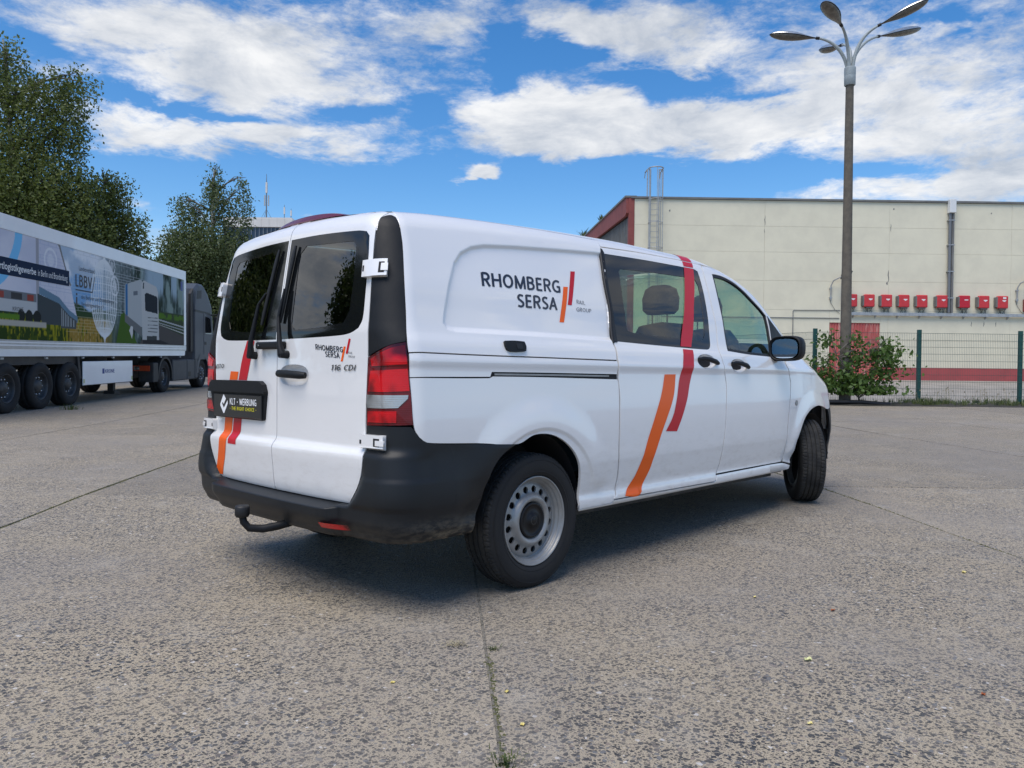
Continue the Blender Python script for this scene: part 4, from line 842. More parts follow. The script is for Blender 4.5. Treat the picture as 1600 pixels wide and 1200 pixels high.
# --- wheels
def disc_with_holes(c_y,sgn):
    pass
def make_wheel(name,parent,loc,rz=0,flip=1):
    w=empty(name,loc,rz); w.parent=parent
    tp=[(.222,.078),(.232,.094),(.262,.103),(.296,.100),(.318,.092),(.328,.084)]
    tr=[]
    for a in (.084,.062,.060,.052,.050,.024,.022,.013,.011,-.011,-.013,-.022,-.024,-.050,-.052,-.060,-.062,-.084): pass
    tread=[(.3335,.076),(.3355,.066),(.3360,.0555),(.3285,.0535),(.3285,.0475),(.3360,.0455),(.3362,.0215),(.3285,.0195),(.3285,.0135),(.3362,.0115),(.3362,-.0115),(.3285,-.0135),(.3285,-.0195),(.3362,-.0215),(.3360,-.0455),(.3285,-.0475),(.3285,-.0535),(.3360,-.0555),(.3355,-.066),(.3335,-.076)]
    def mod(r,h,k,i):
        if r>.330 and abs(h)>.055 and k%4==0: return r-.005
        if r>.326 and r<.329 and abs(h)>.08 and k%3==0: return r-.004
        if r>.3355 and k%4==(1 if h>0 else 3) and abs(h)<.046: return r-.0012
        return r
    p2=[(r,h) for r,h in tp]+tread+[(r,-h) for r,h in tp[::-1]]
    mb=MB(); mb.lathe([(r,-h) for r,h in p2],(0,0,0),'y',288,True,mod); ty=mb.build('tyre',M['rubber'],w)
    ty.data.materials.append(M['tread'])
    for p_ in ty.data.polygons:
        c=p_.center
        if math.hypot(c.x,c.z)>.3265: p_.material_index=1; p_.use_smooth=False
    # raised sidewall rings
    MB().lathe([(.243,-.0985),(.245,-.1005),(.247,-.1005),(.249,-.0995)],(0,0,0),'y',96).lathe([(.302,-.0985),(.304,-.1005),(.306,-.0985)],(0,0,0),'y',96).build('sidewall_ribs',M['rubber'],w)
    # rim: outer side at y negative
    rim=MB(); rim.lathe([(.200,.09),(.222,.088),(.222,.080),(.205,.070),(.198,.02),(.196,-.03),(.2005,-.052),(.208,-.066),(.212,-.078),(.222,-.0805),(.2245,-.086),(.222,-.0915),(.2175,-.0915),(.2150,-.087),(.2125,-.0745),(.2070,-.0715),(.2055,-.066),(.2035,-.058),(.1960,-.055),(.1945,-.046),(.190,-.037),(.188,-.036)],(0,0,0),'y',96)
    # dish face with sixteen round holes
    prof=_pchip([.060,.086,.094,.104,.115,.125,.134,.142,.170,.182,.189],[-.040,-.046,-.064,-.074,-.076,-.070,-.056,-.048,-.045,-.041,-.036])
    verts=[];edges=[]
    def loop(pts):
        b=len(verts); verts.extend(pts); k_=len(pts); edges.extend([(b+i,b+(i+1)%k_) for i in range(k_)])
    ring_=lambda r,n: [(r*math.cos(2*PI*i/n),r*math.sin(2*PI*i/n)) for i in range(n)]
    loop(ring_(.189,96)); loop(ring_(.060,40)); holes=[]
    for i in range(16):
        a=2*PI*(i+.5)/16; h_=[(.1545*math.cos(a)+.0178*math.cos(b),.1545*math.sin(a)+.0178*math.sin(b)) for b in np.linspace(0,2*PI,19)[:-1]]; loop(h_); holes.append((.1545*math.cos(a),.1545*math.sin(a)))
    for r in (.078,.088,.095,.102,.109,.116,.123,.130): verts.extend(ring_(r,64))
    for r in (.136,.175,.182):
        verts.extend(ring_(r,80))
    rr=delaunay_2d_cdt([Vector(p) for p in verts],edges,[],0,1e-6,True); V2=np.array([tuple(v) for v in rr[0]]); T_=np.array(rr[2]); c=V2[T_].mean(1); rad=np.hypot(c[:,0],c[:,1]); ok=(rad>.0595)&(rad<.189)
    for hx,hz in holes: ok&=np.hypot(c[:,0]-hx,c[:,1]-hz)>.0170
    T_=T_[ok]; rad=np.hypot(V2[:,0],V2[:,1]); P=np.stack([V2[:,0],prof(rad),V2[:,1]],-1)
    rim.add(P,[tuple(t) for t in T_],True)
    # hole walls
    for hx,hz in holes:
        v=[];k_=18
        for b in np.linspace(0,2*PI,k_+1)[:-1]:
            x_,z_=hx+.0178*math.cos(b),hz+.0178*math.sin(b); y_=float(prof(math.hypot(x_,z_))); v+=[(x_,y_,z_),(x_,y_+.010,z_)]
        rim.add(v,[(2*i,2*i+1,(2*i+3)%(2*k_),(2*i+2)%(2*k_)) for i in range(k_)],True)
    ro=rim.build('rim',M['steel'],w)
    cp=MB(); cp.lathe([(.0885,-.050),(.0895,-.064),(.0860,-.070),(.0765,-.071),(.0745,-.066),(.055,-.069),(.034,-.072),(.033,-.078),(.0,-.079)],(0,0,0),'y',48)
    co=cp.build('hub_cap',M['cap'],w)
    sl=MB()
    for i in range(5):
        a=2*PI*i/5+.5; c_,s_=math.cos(a),math.sin(a); q=[(.046,-.009),(.070,-.011),(.070,.002),(.046,.004)]
        sl.add([(c_*r-s_*t,-.0695+(.070-r)*0-(.001 if r<.05 else -.0045)+.0,s_*r+c_*t) for r,t in q],[(0,1,2,3)])
    sl.build('cap_slots',M['gap'],w)
    st=MB(); st.tube([(.020*math.cos(a),-.078,.020*math.sin(a)) for a in np.linspace(0,2*PI,25)],.0016,6,False)
    for i in range(3):
        a=PI/2+2*PI*i/3; st.add([(.019*math.cos(a),-.0785,.019*math.sin(a)),(.004*math.cos(a+1.05),-.0785,.004*math.sin(a+1.05)),(.004*math.cos(a-1.05),-.0785,.004*math.sin(a-1.05))],[(0,1,2)])
    st.build('cap_emblem',M['metal_dark'],w)
    br=MB(); br.lathe([(0,-.02),(.14,-.02),(.14,.0),(.05,.0)],(0,0,0),'y',24); br.lathe([(.0,.05),(.196,.05)],(0,0,0),'y',24); br.build('brake_disc',M['gap'],w)
    return w
make_wheel('rear_wheel',van,(-.008,-.832,.336),0)
make_wheel('rear_wheel',van,(-.008,.832,.336),PI)
make_wheel('front_wheel',van,(3.43,-.835,.380),R(37))
make_wheel('front_wheel',van,(3.43,.835,.388),PI+R(37))
# mud flap behind the rear wheel arch
MB().box(.33,.36,-.90,-.86,.325,.37,.004).build('jack_point_cover',M['seal'],van)
# =====================================================================  yard: ground sheet, slabs, joints
def ground_sheet():
    S_=[-60,-20,-8,0,4,8,10,12,14,16,18,20,20.9,21.0,22,24,26,28,32,36,40,50,60,80,120,300,900]; L_=np.linspace(-1,1,31); v=[]
    for s in S_:
        for t in L_:
            l=t*abs(t)*900; v.append(yard(s,l,gz(s)-(.09 if s<20.95 else .004)))
    n=len(L_); f=[(i*n+j,i*n+j+1,(i+1)*n+j+1,(i+1)*n+j) for i in range(len(S_)-1) for j in range(n-1)]
    o=link('ground',mesh('ground',v,f,M['ground'],True)); prop(o,kind='structure'); return o
ground_sheet()
v=[yard(s,l,gz(s)-.045) for s in np.linspace(-8.5,20.95,60) for l in np.linspace(-27,22,20)]; o=link('joint_bed',mesh('joint_bed',v,[(i*20+j,i*20+j+1,(i+1)*20+j+1,(i+1)*20+j) for i in range(59) for j in range(19)],M['soil'])); prop(o,kind='structure')
yd=bpy.data.objects.new('concrete_yard',None); COL.objects.link(yd); yd['kind']='structure'; yd.location=tuple(yard(0,0))
A_=math.atan(.085)
edges_l=[-28.6,-25.4,-22.2,-19.0,-15.8,-12.6,-9.35,-6.05,-2.95,.16,3.44,7.36,10.25,13.6,16.9,20.1,23.4,26.7]
def slabpt(s,lp): return s,lp-.085*s      # strip frame is turned a little to the left
def slab(l0,l1,s0,s1,zoff):
    mb=MB(); g_=.009; ns=max(1,int((s1-s0)/1.0)); nl=2; v=[];f=[]
    ss=np.linspace(s0+g_,s1-g_,ns+1); ll=np.linspace(l0+(.006 if abs(l0-.16)<.01 else .020 if l0>7 else .012),l1-(.006 if abs(l1-.16)<.01 else .020 if l1>7 else .012),nl+1)
    for s in ss:
        for l in ll: a,b=slabpt(s,l); v.append(yard(a,b,gz(a)+zoff))
    f=[(i*(nl+1)+j,(i+1)*(nl+1)+j,(i+1)*(nl+1)+j+1,i*(nl+1)+j+1) for i in range(ns) for j in range(nl)]
    per=[j for j in range(nl+1)]+[(i+1)*(nl+1)-1 for i in range(1,ns+1)]+[ns*(nl+1)+j for j in range(nl-1,-1,-1)]+[i*(nl+1) for i in range(ns-1,0,-1)]
    b=len(v); c=np.mean(v,0)
    for i in per: q=np.array(v[i]); v.append(q+(q-c)/np.linalg.norm(q-c)*.003+np.array([0,0,-.006]))
    b2=len(v)
    for i in per: q=np.array(v[i]); v.append(q+np.array([0,0,-.06]))
    k=len(per)
    for i in range(k):
        j=(i+1)%k; f.append((per[i],b+i,b+j,per[j])); f.append((b+i,b2+i,b2+j,b+j))
    mb.add(v,f); o=mb.build('slab',M['concrete'],None); o.parent=yd; o.matrix_parent_inverse=Matrix.Translation(-yd.location); return o
cross={8:[-9,-2.5,6.25,11.9,17.6,23.3],7:[-9,-3,5.4,11.45,17.4,22.5],6:[-9,-1,5.9,11.2,16.1,21.5,26.5],9:[-9,-4.5,1.45,8.2,13.8,19.5],10:[-9,-4.8,1.2,7.12,13.0,18.8],11:[-9,-2,4.0,9.4,15.6,20.3]}
r2=random.Random(3)
for i in range(len(edges_l)-1):
    j=i-0; k={8:8,7:7,6:6}.get(i)
    cs=cross.get({7:7,8:8,9:9,10:10,6:6,11:11}.get(i,-1))
    if cs is None: o0=r2.uniform(-9,-5); cs=[o0+6.1*q for q in range(7)]
    cs=[c for c in cs]
    cs=cs+[cs[-1]+5.9*(q+1) for q in range(1)]
    for a,b in zip(cs[:-1],cs[1:]):
        if a>21.0 and i>8: continue
        if i>8 and b>20.9: b=20.9
        if b-a<.5: continue
        slab(edges_l[i],edges_l[i+1],a,b,r2.uniform(-.0035,.0035))
# moss and grit lying in the joints
M['moss']=mottled('joint_moss',(.050,.062,.018),(.13,.12,.055),30,1.,.4)
M['grit']=mottled('joint_grit',(.12,.11,.09),(.20,.18,.15),40,1.,.4)
def joint_fill(l0,s0,s1,dens,wid,name,mat,seed,h=.006):
    rg=np.random.default_rng(seed); n=int((s1-s0)*dens); v=[];f=[]
    for _ in range(n):
        s=rg.uniform(s0,s1); w_=wid*(.5+.9*abs(math.sin(s*2.3+seed)*math.sin(s*.9+1)))
        if rg.random()<.25*abs(math.sin(s*3.1)): continue
        l=l0+rg.normal(0,w_*.45); a,b=slabpt(s,l); r=rg.uniform(.003,.010); c=yard(a,b,gz(a)+rg.uniform(-.006,.002)); k=len(v); th=rg.uniform(0,PI)
        for q in range(5): t=th+2*PI*q/5; v.append(c+np.array([math.cos(t)*r*rg.uniform(.6,1.2),math.sin(t)*r*rg.uniform(.6,1.2),0]))
        v.append(c+np.array([0,0,rg.uniform(.3,1)*h])); f+=[(k+q,k+(q+1)%5,k+5) for q in range(5)]
    o=link(name,mesh(name,v,f,mat)); prop(o,kind='stuff'); return o
prop(joint_fill(.168,.8,2.9,900,.018,'moss',M['moss'],2),'thin line of green moss growing in the slab joint below the van wheel','moss')
prop(joint_fill(-2.95,4.0,12,420,.030,'moss',M['moss'],4),'band of olive green moss in the long slab joint left of the van','moss')
prop(joint_fill(3.44,3.8,9,260,.016,'moss',M['moss'],5),'dark moss in the slab joint right of the front wheel','moss')
prop(joint_fill(.16,.8,6.0,1100,.006,'grit',M['grit'],12,.004),'grey sand and grit lying in the central slab joint','grit')
def blades(mb,c,n,h,spread,rg,bw=.004):
    for _ in range(n):
        a=rg.uniform(0,2*PI); r=abs(rg.normal(0,spread)); p=c+np.array([math.cos(a)*r,math.sin(a)*r,0]); lean=np.array([math.cos(a),math.sin(a),0])*rg.uniform(.1,.9); hh=h*rg.uniform(.4,1.1)
        w_=np.array([-math.sin(a+rg.uniform(-1,1)),math.cos(a),0])*bw; q1=p+lean*hh*.35+np.array([0,0,hh*.6]); q2=p+lean*hh+np.array([0,0,hh*rg.uniform(.55,.95)])
        mb.add([p-w_,p+w_,q1+w_*.7,q1-w_*.7,q2],[(0,1,2,3),(3,2,4)])
M['grass']=mottled('grass_blades',(.045,.075,.016),(.11,.13,.035),9,.7)
M['dry_grass']=mottled('dry_grass',(.20,.17,.10),(.32,.28,.17),20,.9)
rg=np.random.default_rng(9)
for (x,y,n,h,sp,lab) in ((-.765,-1.385,70,.022,.014,'small green grass tuft in the slab joint in the foreground'),(-1.36,-2.02,90,.034,.03,'green weeds in the slab joint at the bottom edge of the picture')):
    mb=MB(); blades(mb,np.array([x,y,-.004]),n,h,sp,rg,.0022); o=mb.build('grass_tuft',M['grass'],None,False); prop(o,lab,'grass tuft')
mb=MB()
for _ in range(70):
    a=rg.uniform(0,2*PI); c=np.array([-.85+rg.normal(0,.022),-1.25+rg.normal(0,.022),rg.uniform(.002,.014)]); d=np.array([math.cos(a),math.sin(a),rg.uniform(-.2,.5)])*rg.uniform(.008,.022); w_=np.array([-math.sin(a),math.cos(a),0])*.0013
    mb.add([c-w_,c+w_,c+d+w_,c+d-w_],[(0,1,2,3)])
prop(mb.build('dry_moss_clump',M['dry_grass'],None,False),'withered clump of moss lying on the concrete below the tow hook','moss clump')
M['leaf_yellow']=mottled('yellow_leaf',(.62,.50,.14),(.70,.62,.28),60,.7); M['leaf_pale']=mottled('pale_leaf',(.66,.66,.36),(.55,.55,.25),60,.7); M['leaf_rust']=mottled('rust_leaf',(.36,.10,.03),(.28,.08,.03),60,.8)
for (x,y,r,mt,lab) in ((-1.24,-1.37,.011,'leaf_yellow','small yellow leaf left of the central slab joint'),(-1.02,-1.70,.012,'leaf_yellow','bright yellow leaf just right of the central slab joint'),(-1.16,-1.90,.012,'leaf_yellow','ochre leaf nearest the camera beside the slab joint'),
   (-.01,-2.30,.021,'leaf_pale','pale green leaf, the largest one lying on the open concrete'),(-.53,-2.52,.012,'leaf_yellow','yellow green leaf at the lower right of the yard'),(.68,-2.13,.014,'leaf_rust','rust brown leaf between the wheels and the right edge'),(.10,-2.85,.013,'leaf_rust','orange red leaf scrap at the lower right'),
   (1.89,-2.38,.020,'leaf_yellow','yellow leaf lying close to the right hand slab joint'),(.62,-1.78,.012,'leaf_yellow','tiny tan leaf on the concrete right of the rear wheel'),(-.02,5.5,.03,'leaf_yellow','yellow leaf lying beyond the mossy joint on the left')):
    a0=rg.uniform(0,6); v=[];
    for q in range(8):
        t=2*PI*q/8; rr=r*(1 if q%2 else .75)*(1.35 if q in (0,) else 1); v.append((x+rr*math.cos(t+a0),y+rr*.62*math.sin(t+a0),.004+r*.5*abs(math.sin(t*1.5+a0))))
    v.append((x,y,.003)); o=MB().add(v,[(q,(q+1)%8,8) for q in range(8)]).build('fallen_leaf',M[mt],None,False); prop(o,lab,'leaf',group='fallen leaves on the concrete')

# =====================================================================  warehouse
M['cream']=mottled('cream_painted_wall',(.72,.665,.50),(.65,.60,.455),1.1,.9,.06,7,lo=.3,hi=.75)
M['trim_red']=mottled('weathered_red_trim',(.26,.065,.055),(.20,.05,.045),1.5,.8,.1)
M['plinth_red']=mottled('red_painted_plinth',(.40,.075,.075),(.33,.07,.07),1.4,.85,.1)
M['door_red']=mottled('faded_red_door_paint',(.47,.10,.09),(.62,.34,.28),1.7,.85,.1,stretch=(4,4,.6),lo=.45,hi=.7)
M['corr']=mottled('dark_grey_sheet',(.13,.13,.125),(.17,.17,.16),1.5,.7)
M['galv']=mottled('galvanised_steel',(.42,.43,.43),(.33,.34,.34),7,.5,metal=.4)
M['pipe_grey']=material('grey_plastic_pipe',(.14,.15,.16),.5); M['pipe_white']=material('white_plastic_pipe',(.66,.66,.64),.5)
BA=YAW-PI/2+math.atan(.018); BO=yard(40.3+.018*6.2,6.2,0)
B=empty('warehouse',BO,BA,'long cream painted warehouse with red base band and red cornered gable, behind the fence','building')
def bb(name,mat,parts,parent=B,bev=0):
    mb=MB()
    for p in parts: mb.box(*p,bev)
    return mb.build(name,mat,parent)
U=lambda l: l-6.2            # along the front from its left corner
Z0=.93
zr=[1.62,3.05,4.62,6.15,7.65,9.0,10.35]; ur=[.14,7.04,13.68,20.22,26.8,33.4,40.]
def cutout(u0,u1,z0,z1):
    """wall panels minus the door opening"""
    du0,du1,dz1=U(16.76),U(19.46),3.97
    if u1<=du0 or u0>=du1 or z0>=dz1: return [(u0,u1,z0,z1)]
    out=[]
    if u0<du0: out.append((u0,du0,z0,z1))
    if u1>du1: out.append((du1,u1,z0,z1))
    if z1>dz1: out.append((max(u0,du0),min(u1,du1),dz1,z1))
    return out
rp=random.Random(8)
for a,b in zip(ur[:-1],ur[1:]):
    for c,d in zip(zr[:-1],zr[1:]):
        g_=.004; o=rp.uniform(0,.006)
        for x0,x1,z0,z1 in cutout(a,b,c,d): bb('wall_panel',M['cream'],[(x0+g_,x1-g_,.0-o,.22,z0+g_,z1-g_)])
bb('wall_core',M['cream'],[(.14,U(16.76),.03,.3,Z0-.5,10.33),(U(19.46),40,.03,.3,Z0-.5,10.33),(U(16.76),U(19.46),.03,.3,3.97,10.33)])
for x0,x1 in ((.14,U(16.76)),(U(19.46),40.)):
    n_=max(1,int((x1-x0)/6)); 
    for i in range(n_): bb('plinth_panel',M['plinth_red'],[(x0+(x1-x0)*i/n_+.004,x0+(x1-x0)*(i+1)/n_-.004,-.035,.2,Z0-.4,1.612)])
dr=bb('sheet_door',M['door_red'],[(U(16.76),U(19.46),.08,.14,Z0-.1,3.97)])
for i in range(18):
    x0=U(16.76)+i*.15; MB().prism([(x0+.02,.08),(x0+.05,.045),(x0+.10,.045),(x0+.13,.08)],Z0-.05,3.95,'z').build('door_rib',M['door_red'],B)
bb('eave_trim',M['corr'],[(-.05,40,-.10,.35,10.36,10.46)])
bb('corner_trim',M['trim_red'],[(-.16,.135,-.03,.30,Z0-.4,10.40)])
# side wall going back, its fascia rising
Ls=22.; ZB=12.05
mb=MB(); mb.prism([(.30,Z0-.4),(Ls,Z0-.4),(Ls,ZB-.9),(.30,9.45)],-.08,.10,'x'); mb.build('side_wall',M['corr'],B)
for i in range(44): y0=.45+i*.49; zt_=9.45+(ZB-.9-9.45)*(y0-.3)/(Ls-.3); MB().box(-.12,-.08,y0,y0+.20,Z0-.3,zt_).build('sheet_rib',M['corr'],B)
mb=MB(); mb.prism([(.30,9.50),(Ls,ZB-.85),(Ls,ZB),(.0,10.45),(.0,9.60)],-.30,-.13,'x'); mb.build('gable_fascia',M['trim_red'],B)
mb=MB(); mb.prism([(-.05,10.40),(Ls,ZB-.04),(Ls,ZB+.06),(-.05,10.50)],-.36,.25,'x'); mb.build('gable_coping',M['corr'],B)
mb=MB(); mb.add([(-.1,.2,10.36),(40,.2,10.36),(40,Ls,ZB-.1),(-.1,Ls,ZB-.1),(40,Ls,Z0),(-.1,Ls,Z0),(40,.2,Z0)],[(0,1,2,3),(3,2,4,5),(1,6,4,2)]); mb.build('flat_roof',M['corr'],B)
# wall damage: cracks and open notches
for (l,z,h,w_) in ((13.24,9.3,.55,.045),(13.22,8.75,.22,.03),(19.95,9.0,.42,.05),(19.86,6.45,.62,.07),(19.80,6.08,.18,.12),(24.35,3.98,.28,.05),(25.01,3.98,.28,.05),(25.66,3.98,.28,.05),(20.1,10.0,.10,.09),(8.2,9.75,.12,.1),(25.3,9.85,.08,.08)):
    n_=5; v=[]; 
    for i in range(n_+1): t=i/n_; ww=w_*math.sin(PI*max(.08,min(.92,t)))*rp.uniform(.6,1); cxx=U(l)+rp.uniform(-.02,.02); v+=[(cxx-ww/2,-.0095,z-h/2+h*t),(cxx+ww/2,-.0095,z-h/2+h*t)]
    MB().add(v,[(2*i,2*i+1,2*i+3,2*i+2) for i in range(n_)]).build('wall_crack',M['corr'],B)
def Bw(l,y,z): # world point on the wall
    c,s=math.cos(BA),math.sin(BA); u=U(l); return (BO[0]+u*c-y*s,BO[1]+u*s+y*c,z)
def wall_thing(name,l,z,label,cat,group=None,y=0.): return empty(name,Bw(l,y,z),BA,label,cat,group)
# downpipe (white top, dark below)
dp=wall_thing('downpipe',23.1,4.5,'dark grey downpipe with white upper end running down the cream warehouse wall','downpipe')
MB().box(-.17,.17,-.30,-.02,5.30,6.02,.02).build('white_head',M['pipe_white'],dp)
MB().tube([(-.07,-.14,0.05),(-.07,-.14,5.30)],.075,12).build('pipe',M['pipe_grey'],dp); MB().tube([(.09,-.14,0.05),(.09,-.14,5.30)],.06,12).build('pipe',M['corr'],dp)
for z in (.8,2.2,3.6,4.9): MB().box(-.17,.17,-.21,-.0,z,z+.05).build('pipe_clip',M['galv'],dp)
# cable tray and conduits
ct=wall_thing('cable_tray',17.66,4.36,'long grey cable tray along the warehouse wall under the red boxes','cable tray')
MB().box(0,16,-.20,-.19,.0,.16).box(0,16,-.19,-.02,.0,.01).build('tray',M['galv'],ct)
for i in range(14): MB().prism([(-.18,.0),(-.02,.0),(-.02,-.14)],i*1.18+.3,i*1.18+.35,'x').build('bracket',M['galv'],ct)
cd=wall_thing('conduit',13.82,4.2,'thin grey conduit run along the wall left of the lamp post','conduit'); MB().tube([(-6,-.03,.0),(3.45,-.03,.0)],.022,6).build('pipe',M['pipe_grey'],cd)
cd=wall_thing('conduit',14.8,4.6,'thin bent conduit dropping down the wall near the van mirror','conduit'); MB().tube([(0,-.03,-3.6),(0,-.03,-.05),(.05,-.03,.0),(2.5,-.03,.02)],.02,6).build('pipe',M['pipe_grey'],cd)
M['box_red']=mottled('red_powder_coat',(.56,.035,.04),(.50,.03,.035),6,.45); M['box_red_new']=material('deep_red_powder_coat',(.47,.005,.02),.35); M['sticker']=material('pale_sticker',(.75,.70,.68),.5)
def inverter(new=False):
    e=bpy.data.objects.new('inverter_box',None); COL.objects.link(e)
    mb=MB(); mb.box(-.26,.30,-.30,-.10,.07,.72,.035); mb.build('cover',M['box_red_new' if new else 'box_red'],e)
    MB().box(-.32,-.24,-.27,-.02,.12,.66,.01).box(-.26,.28,-.12,-.02,.09,.66).build('heat_sink',M['corr'],e)
    MB().box(-.14,.22,-.24,-.08,.0,.08,.01).build('terminal_cover',M['corr'],e)
    mb=MB()
    if new: mb.add([(-.02,-.303,.46),(.18,-.303,.46),(.18,-.303,.51),(-.02,-.303,.51)],[(0,1,2,3)])
    else: mb.add([(-.03,-.303,.50),(.17,-.303,.50),(.17,-.303,.46),(.07,-.303,.40),(-.03,-.303,.46)],[(0,4,3,2,1)])
    mb.build('sticker',M['sticker'],e)
    mb=MB()
    for i,x in enumerate((-.10,.0,.10,.20)): mb.tube([(x,-.15,.0),(x+.03*(-1)**i,-.15,-.10),(x,-.12,-.22)],.012,5)
    mb.build('cables',M['seal'],e); return e
def copy_tree(o,parent=None):
    c=o.copy(); COL.objects.link(c)
    if parent: c.parent=parent
    for ch in o.children:
        copy_tree(ch,c)
    return c
ia=inverter(); ib=inverter(True); first={id(ia):False,id(ib):False}; used=set()
pos=[(18.02-.1,'red inverter box half hidden behind the lamp post'),(18.62+.03,'second red inverter box counted from the lamp post'),(19.60,'third red inverter box counted from the lamp post'),(20.52,'fourth red inverter box counted from the lamp post'),(21.50,'fifth red inverter box counted from the lamp post'),(22.50,'red inverter box directly left of the dark downpipe'),(23.78,'deep red inverter box directly right of the downpipe, with a wide white sticker'),(24.75,'second red inverter box right of the downpipe'),(25.78,'red inverter box left of the right hand wall lamp, with two stickers')]
PXB=[(1325,0),(1352,1),(1379,2),(1406,3),(1434,4),(1465,5),(1500,6),(1530,7),(1559,8)]
pos=[]
for px,i in PXB:
    k=(px-800)/1198; s=40.3/(1-.018*k); pos.append(k*s)
labs=['red inverter box half hidden behind the concrete lamp post','second red inverter box counted from the lamp post','third red inverter box counted from the lamp post','fourth red inverter box counted from the lamp post','fifth red inverter box counted from the lamp post','red inverter box directly left of the dark downpipe','deep red inverter box directly right of the downpipe with a wide white sticker','second red inverter box to the right of the downpipe','third red inverter box right of the downpipe, with a second sticker above']
for i,l in enumerate(pos):
    src=ib if i==6 else ia
    if id(src) in used: o=copy_tree(src)
    else: o=src; used.add(id(src))
    o.location=Bw(l,0,4.735); o.rotation_euler=(0,0,BA); prop(o,labs[i],'inverter',group='red inverter boxes on the warehouse wall')
    if i==8: MB().box(-.0,.17,-.308,-.302,.56,.66).build('upper_sticker',M['sticker'],o)
xb=wall_thing('distribution_box',27.35,4.65,'dark red box on the warehouse wall cut off by the right edge','distribution box')
MB().box(-.28,.3,-.28,-.02,0,.66,.02).build('housing',M['trim_red'],xb)
for z in (.15,.3,.45): MB().box(-.2,.2,-.285,-.279,z,z+.04).build('vent_slot',M['sticker'],xb)
# wall lamps on bent brackets
for l,lab in ((16.77,'floodlight on a bent pipe bracket partly behind the lamp post'),(26.72,'floodlight on a bent pipe bracket at the right edge of the warehouse')):
    e=wall_thing('wall_floodlight',l,5.15,lab,'wall lamp',group='floodlights on bent brackets')
    MB().tube([(0,-.08,0),(0,-.10,.75),(.06,-.25,1.0),(.30,-.5,1.15),(.5,-.7,1.22)],.035,8).build('bracket',M['galv'],e)
    MB().box(-.06,.06,-.12,0,.08,.16).box(-.06,.06,-.12,0,.58,.66).build('clamp',M['galv'],e)
    mb=MB(); mb.prism([(.30,1.05),(.62,1.02),(.80,1.42),(.62,1.62),(.40,1.50)],-.85,-.5,'y'); mb.build('lamp_head',M['seal'],e)
    MB().tube([(0,-.04,0),(.0,-.04,-.1),(.25,-.04,-.5),(.5,-.04,-.7)],.008,5).build('cable',M['seal'],e)
# caged roof ladder
ld=wall_thing('caged_ladder',7.35,1.2,'pale galvanised ladder with safety cage rising above the warehouse roof','ladder')
H=9.3; mb=MB()
for x in (-.22,.22): MB().tube([(x,-.22,0),(x,-.22,H+.1),(x*1.0,-.22,H+1.35)],.028,6).build('stile',M['galv'],ld)
for i in range(32): MB().tube([(-.22,-.22,.15+i*.29),(.22,-.22,.15+i*.29)],.014,5).build('rung',M['galv'],ld)
def arc(z,r=.38,cy=-.50,n_=11,a0=-2.45,a1=2.45): return [(r*math.sin(a),cy-r*math.cos(a)*1.0+.0,z) for a in np.linspace(a0,a1,n_)]
for z in (2.6,3.9,5.2,6.5,7.8,9.0,10.62):
    MB().tube(arc(z),.020 if z<10 else .032,5).build('cage_hoop',M['galv'],ld)
for a in (-2.2,-1.1,0,1.1,2.2): MB().tube([(.38*math.sin(a),-.50-.38*math.cos(a),2.5),(.38*math.sin(a),-.50-.38*math.cos(a),10.62)],.017,5).build('cage_bar',M['galv'],ld)
for x in (-.40,.40): MB().tube([(x,.35,10.62),(x,-.3,10.62)],.035,6).tube([(x,.35,10.62),(x*1.02,.5,10.35)],.02,5).tube([(x,-.25,9.2),(x,-.28,10.62)],.03,6).build('handrail',M['galv'],ld)

# =====================================================================  lamp post
M['post']=mottled('rough_concrete_post',(.14,.122,.095),(.105,.092,.075),7,.95,.35,8); M['lampgrey']=mottled('grey_lamp_paint',(.34,.38,.38),(.29,.32,.32),8,.5); M['lamphead']=mottled('aluminium_lamp_shell',(.62,.62,.60),(.50,.50,.47),6,.28,metal=.8)
M['lampunder']=mottled('shaded_lamp_bowl',(.16,.145,.12),(.09,.08,.065),7,.35)  # shade below the lamp heads is put into the dark bowl colour
LP=yard(21.42,9.30,gz(21.42)); lz=LP[2]
lamp=empty('street_lamp',LP,YAW-PI/2,'tall concrete lamp post with five silver lamp heads standing beside the green fence','street lamp')
MB().lathe([(.165,-.1),(.160,.0),(.15,1.0),(.128,4.5),(.105,8.9),(.10,9.05)],(0,0,0),'z',20).build('post',M['post'],lamp)
MB().lathe([(.125,8.86),(.150,8.88),(.152,9.10),(.149,9.12),(.149,9.14),(.153,9.16),(.153,9.34),(.150,9.36),(.07,9.37)],(0,0,0),'z',24).build('collar',M['lampgrey'],lamp)
CZ=9.36+lz
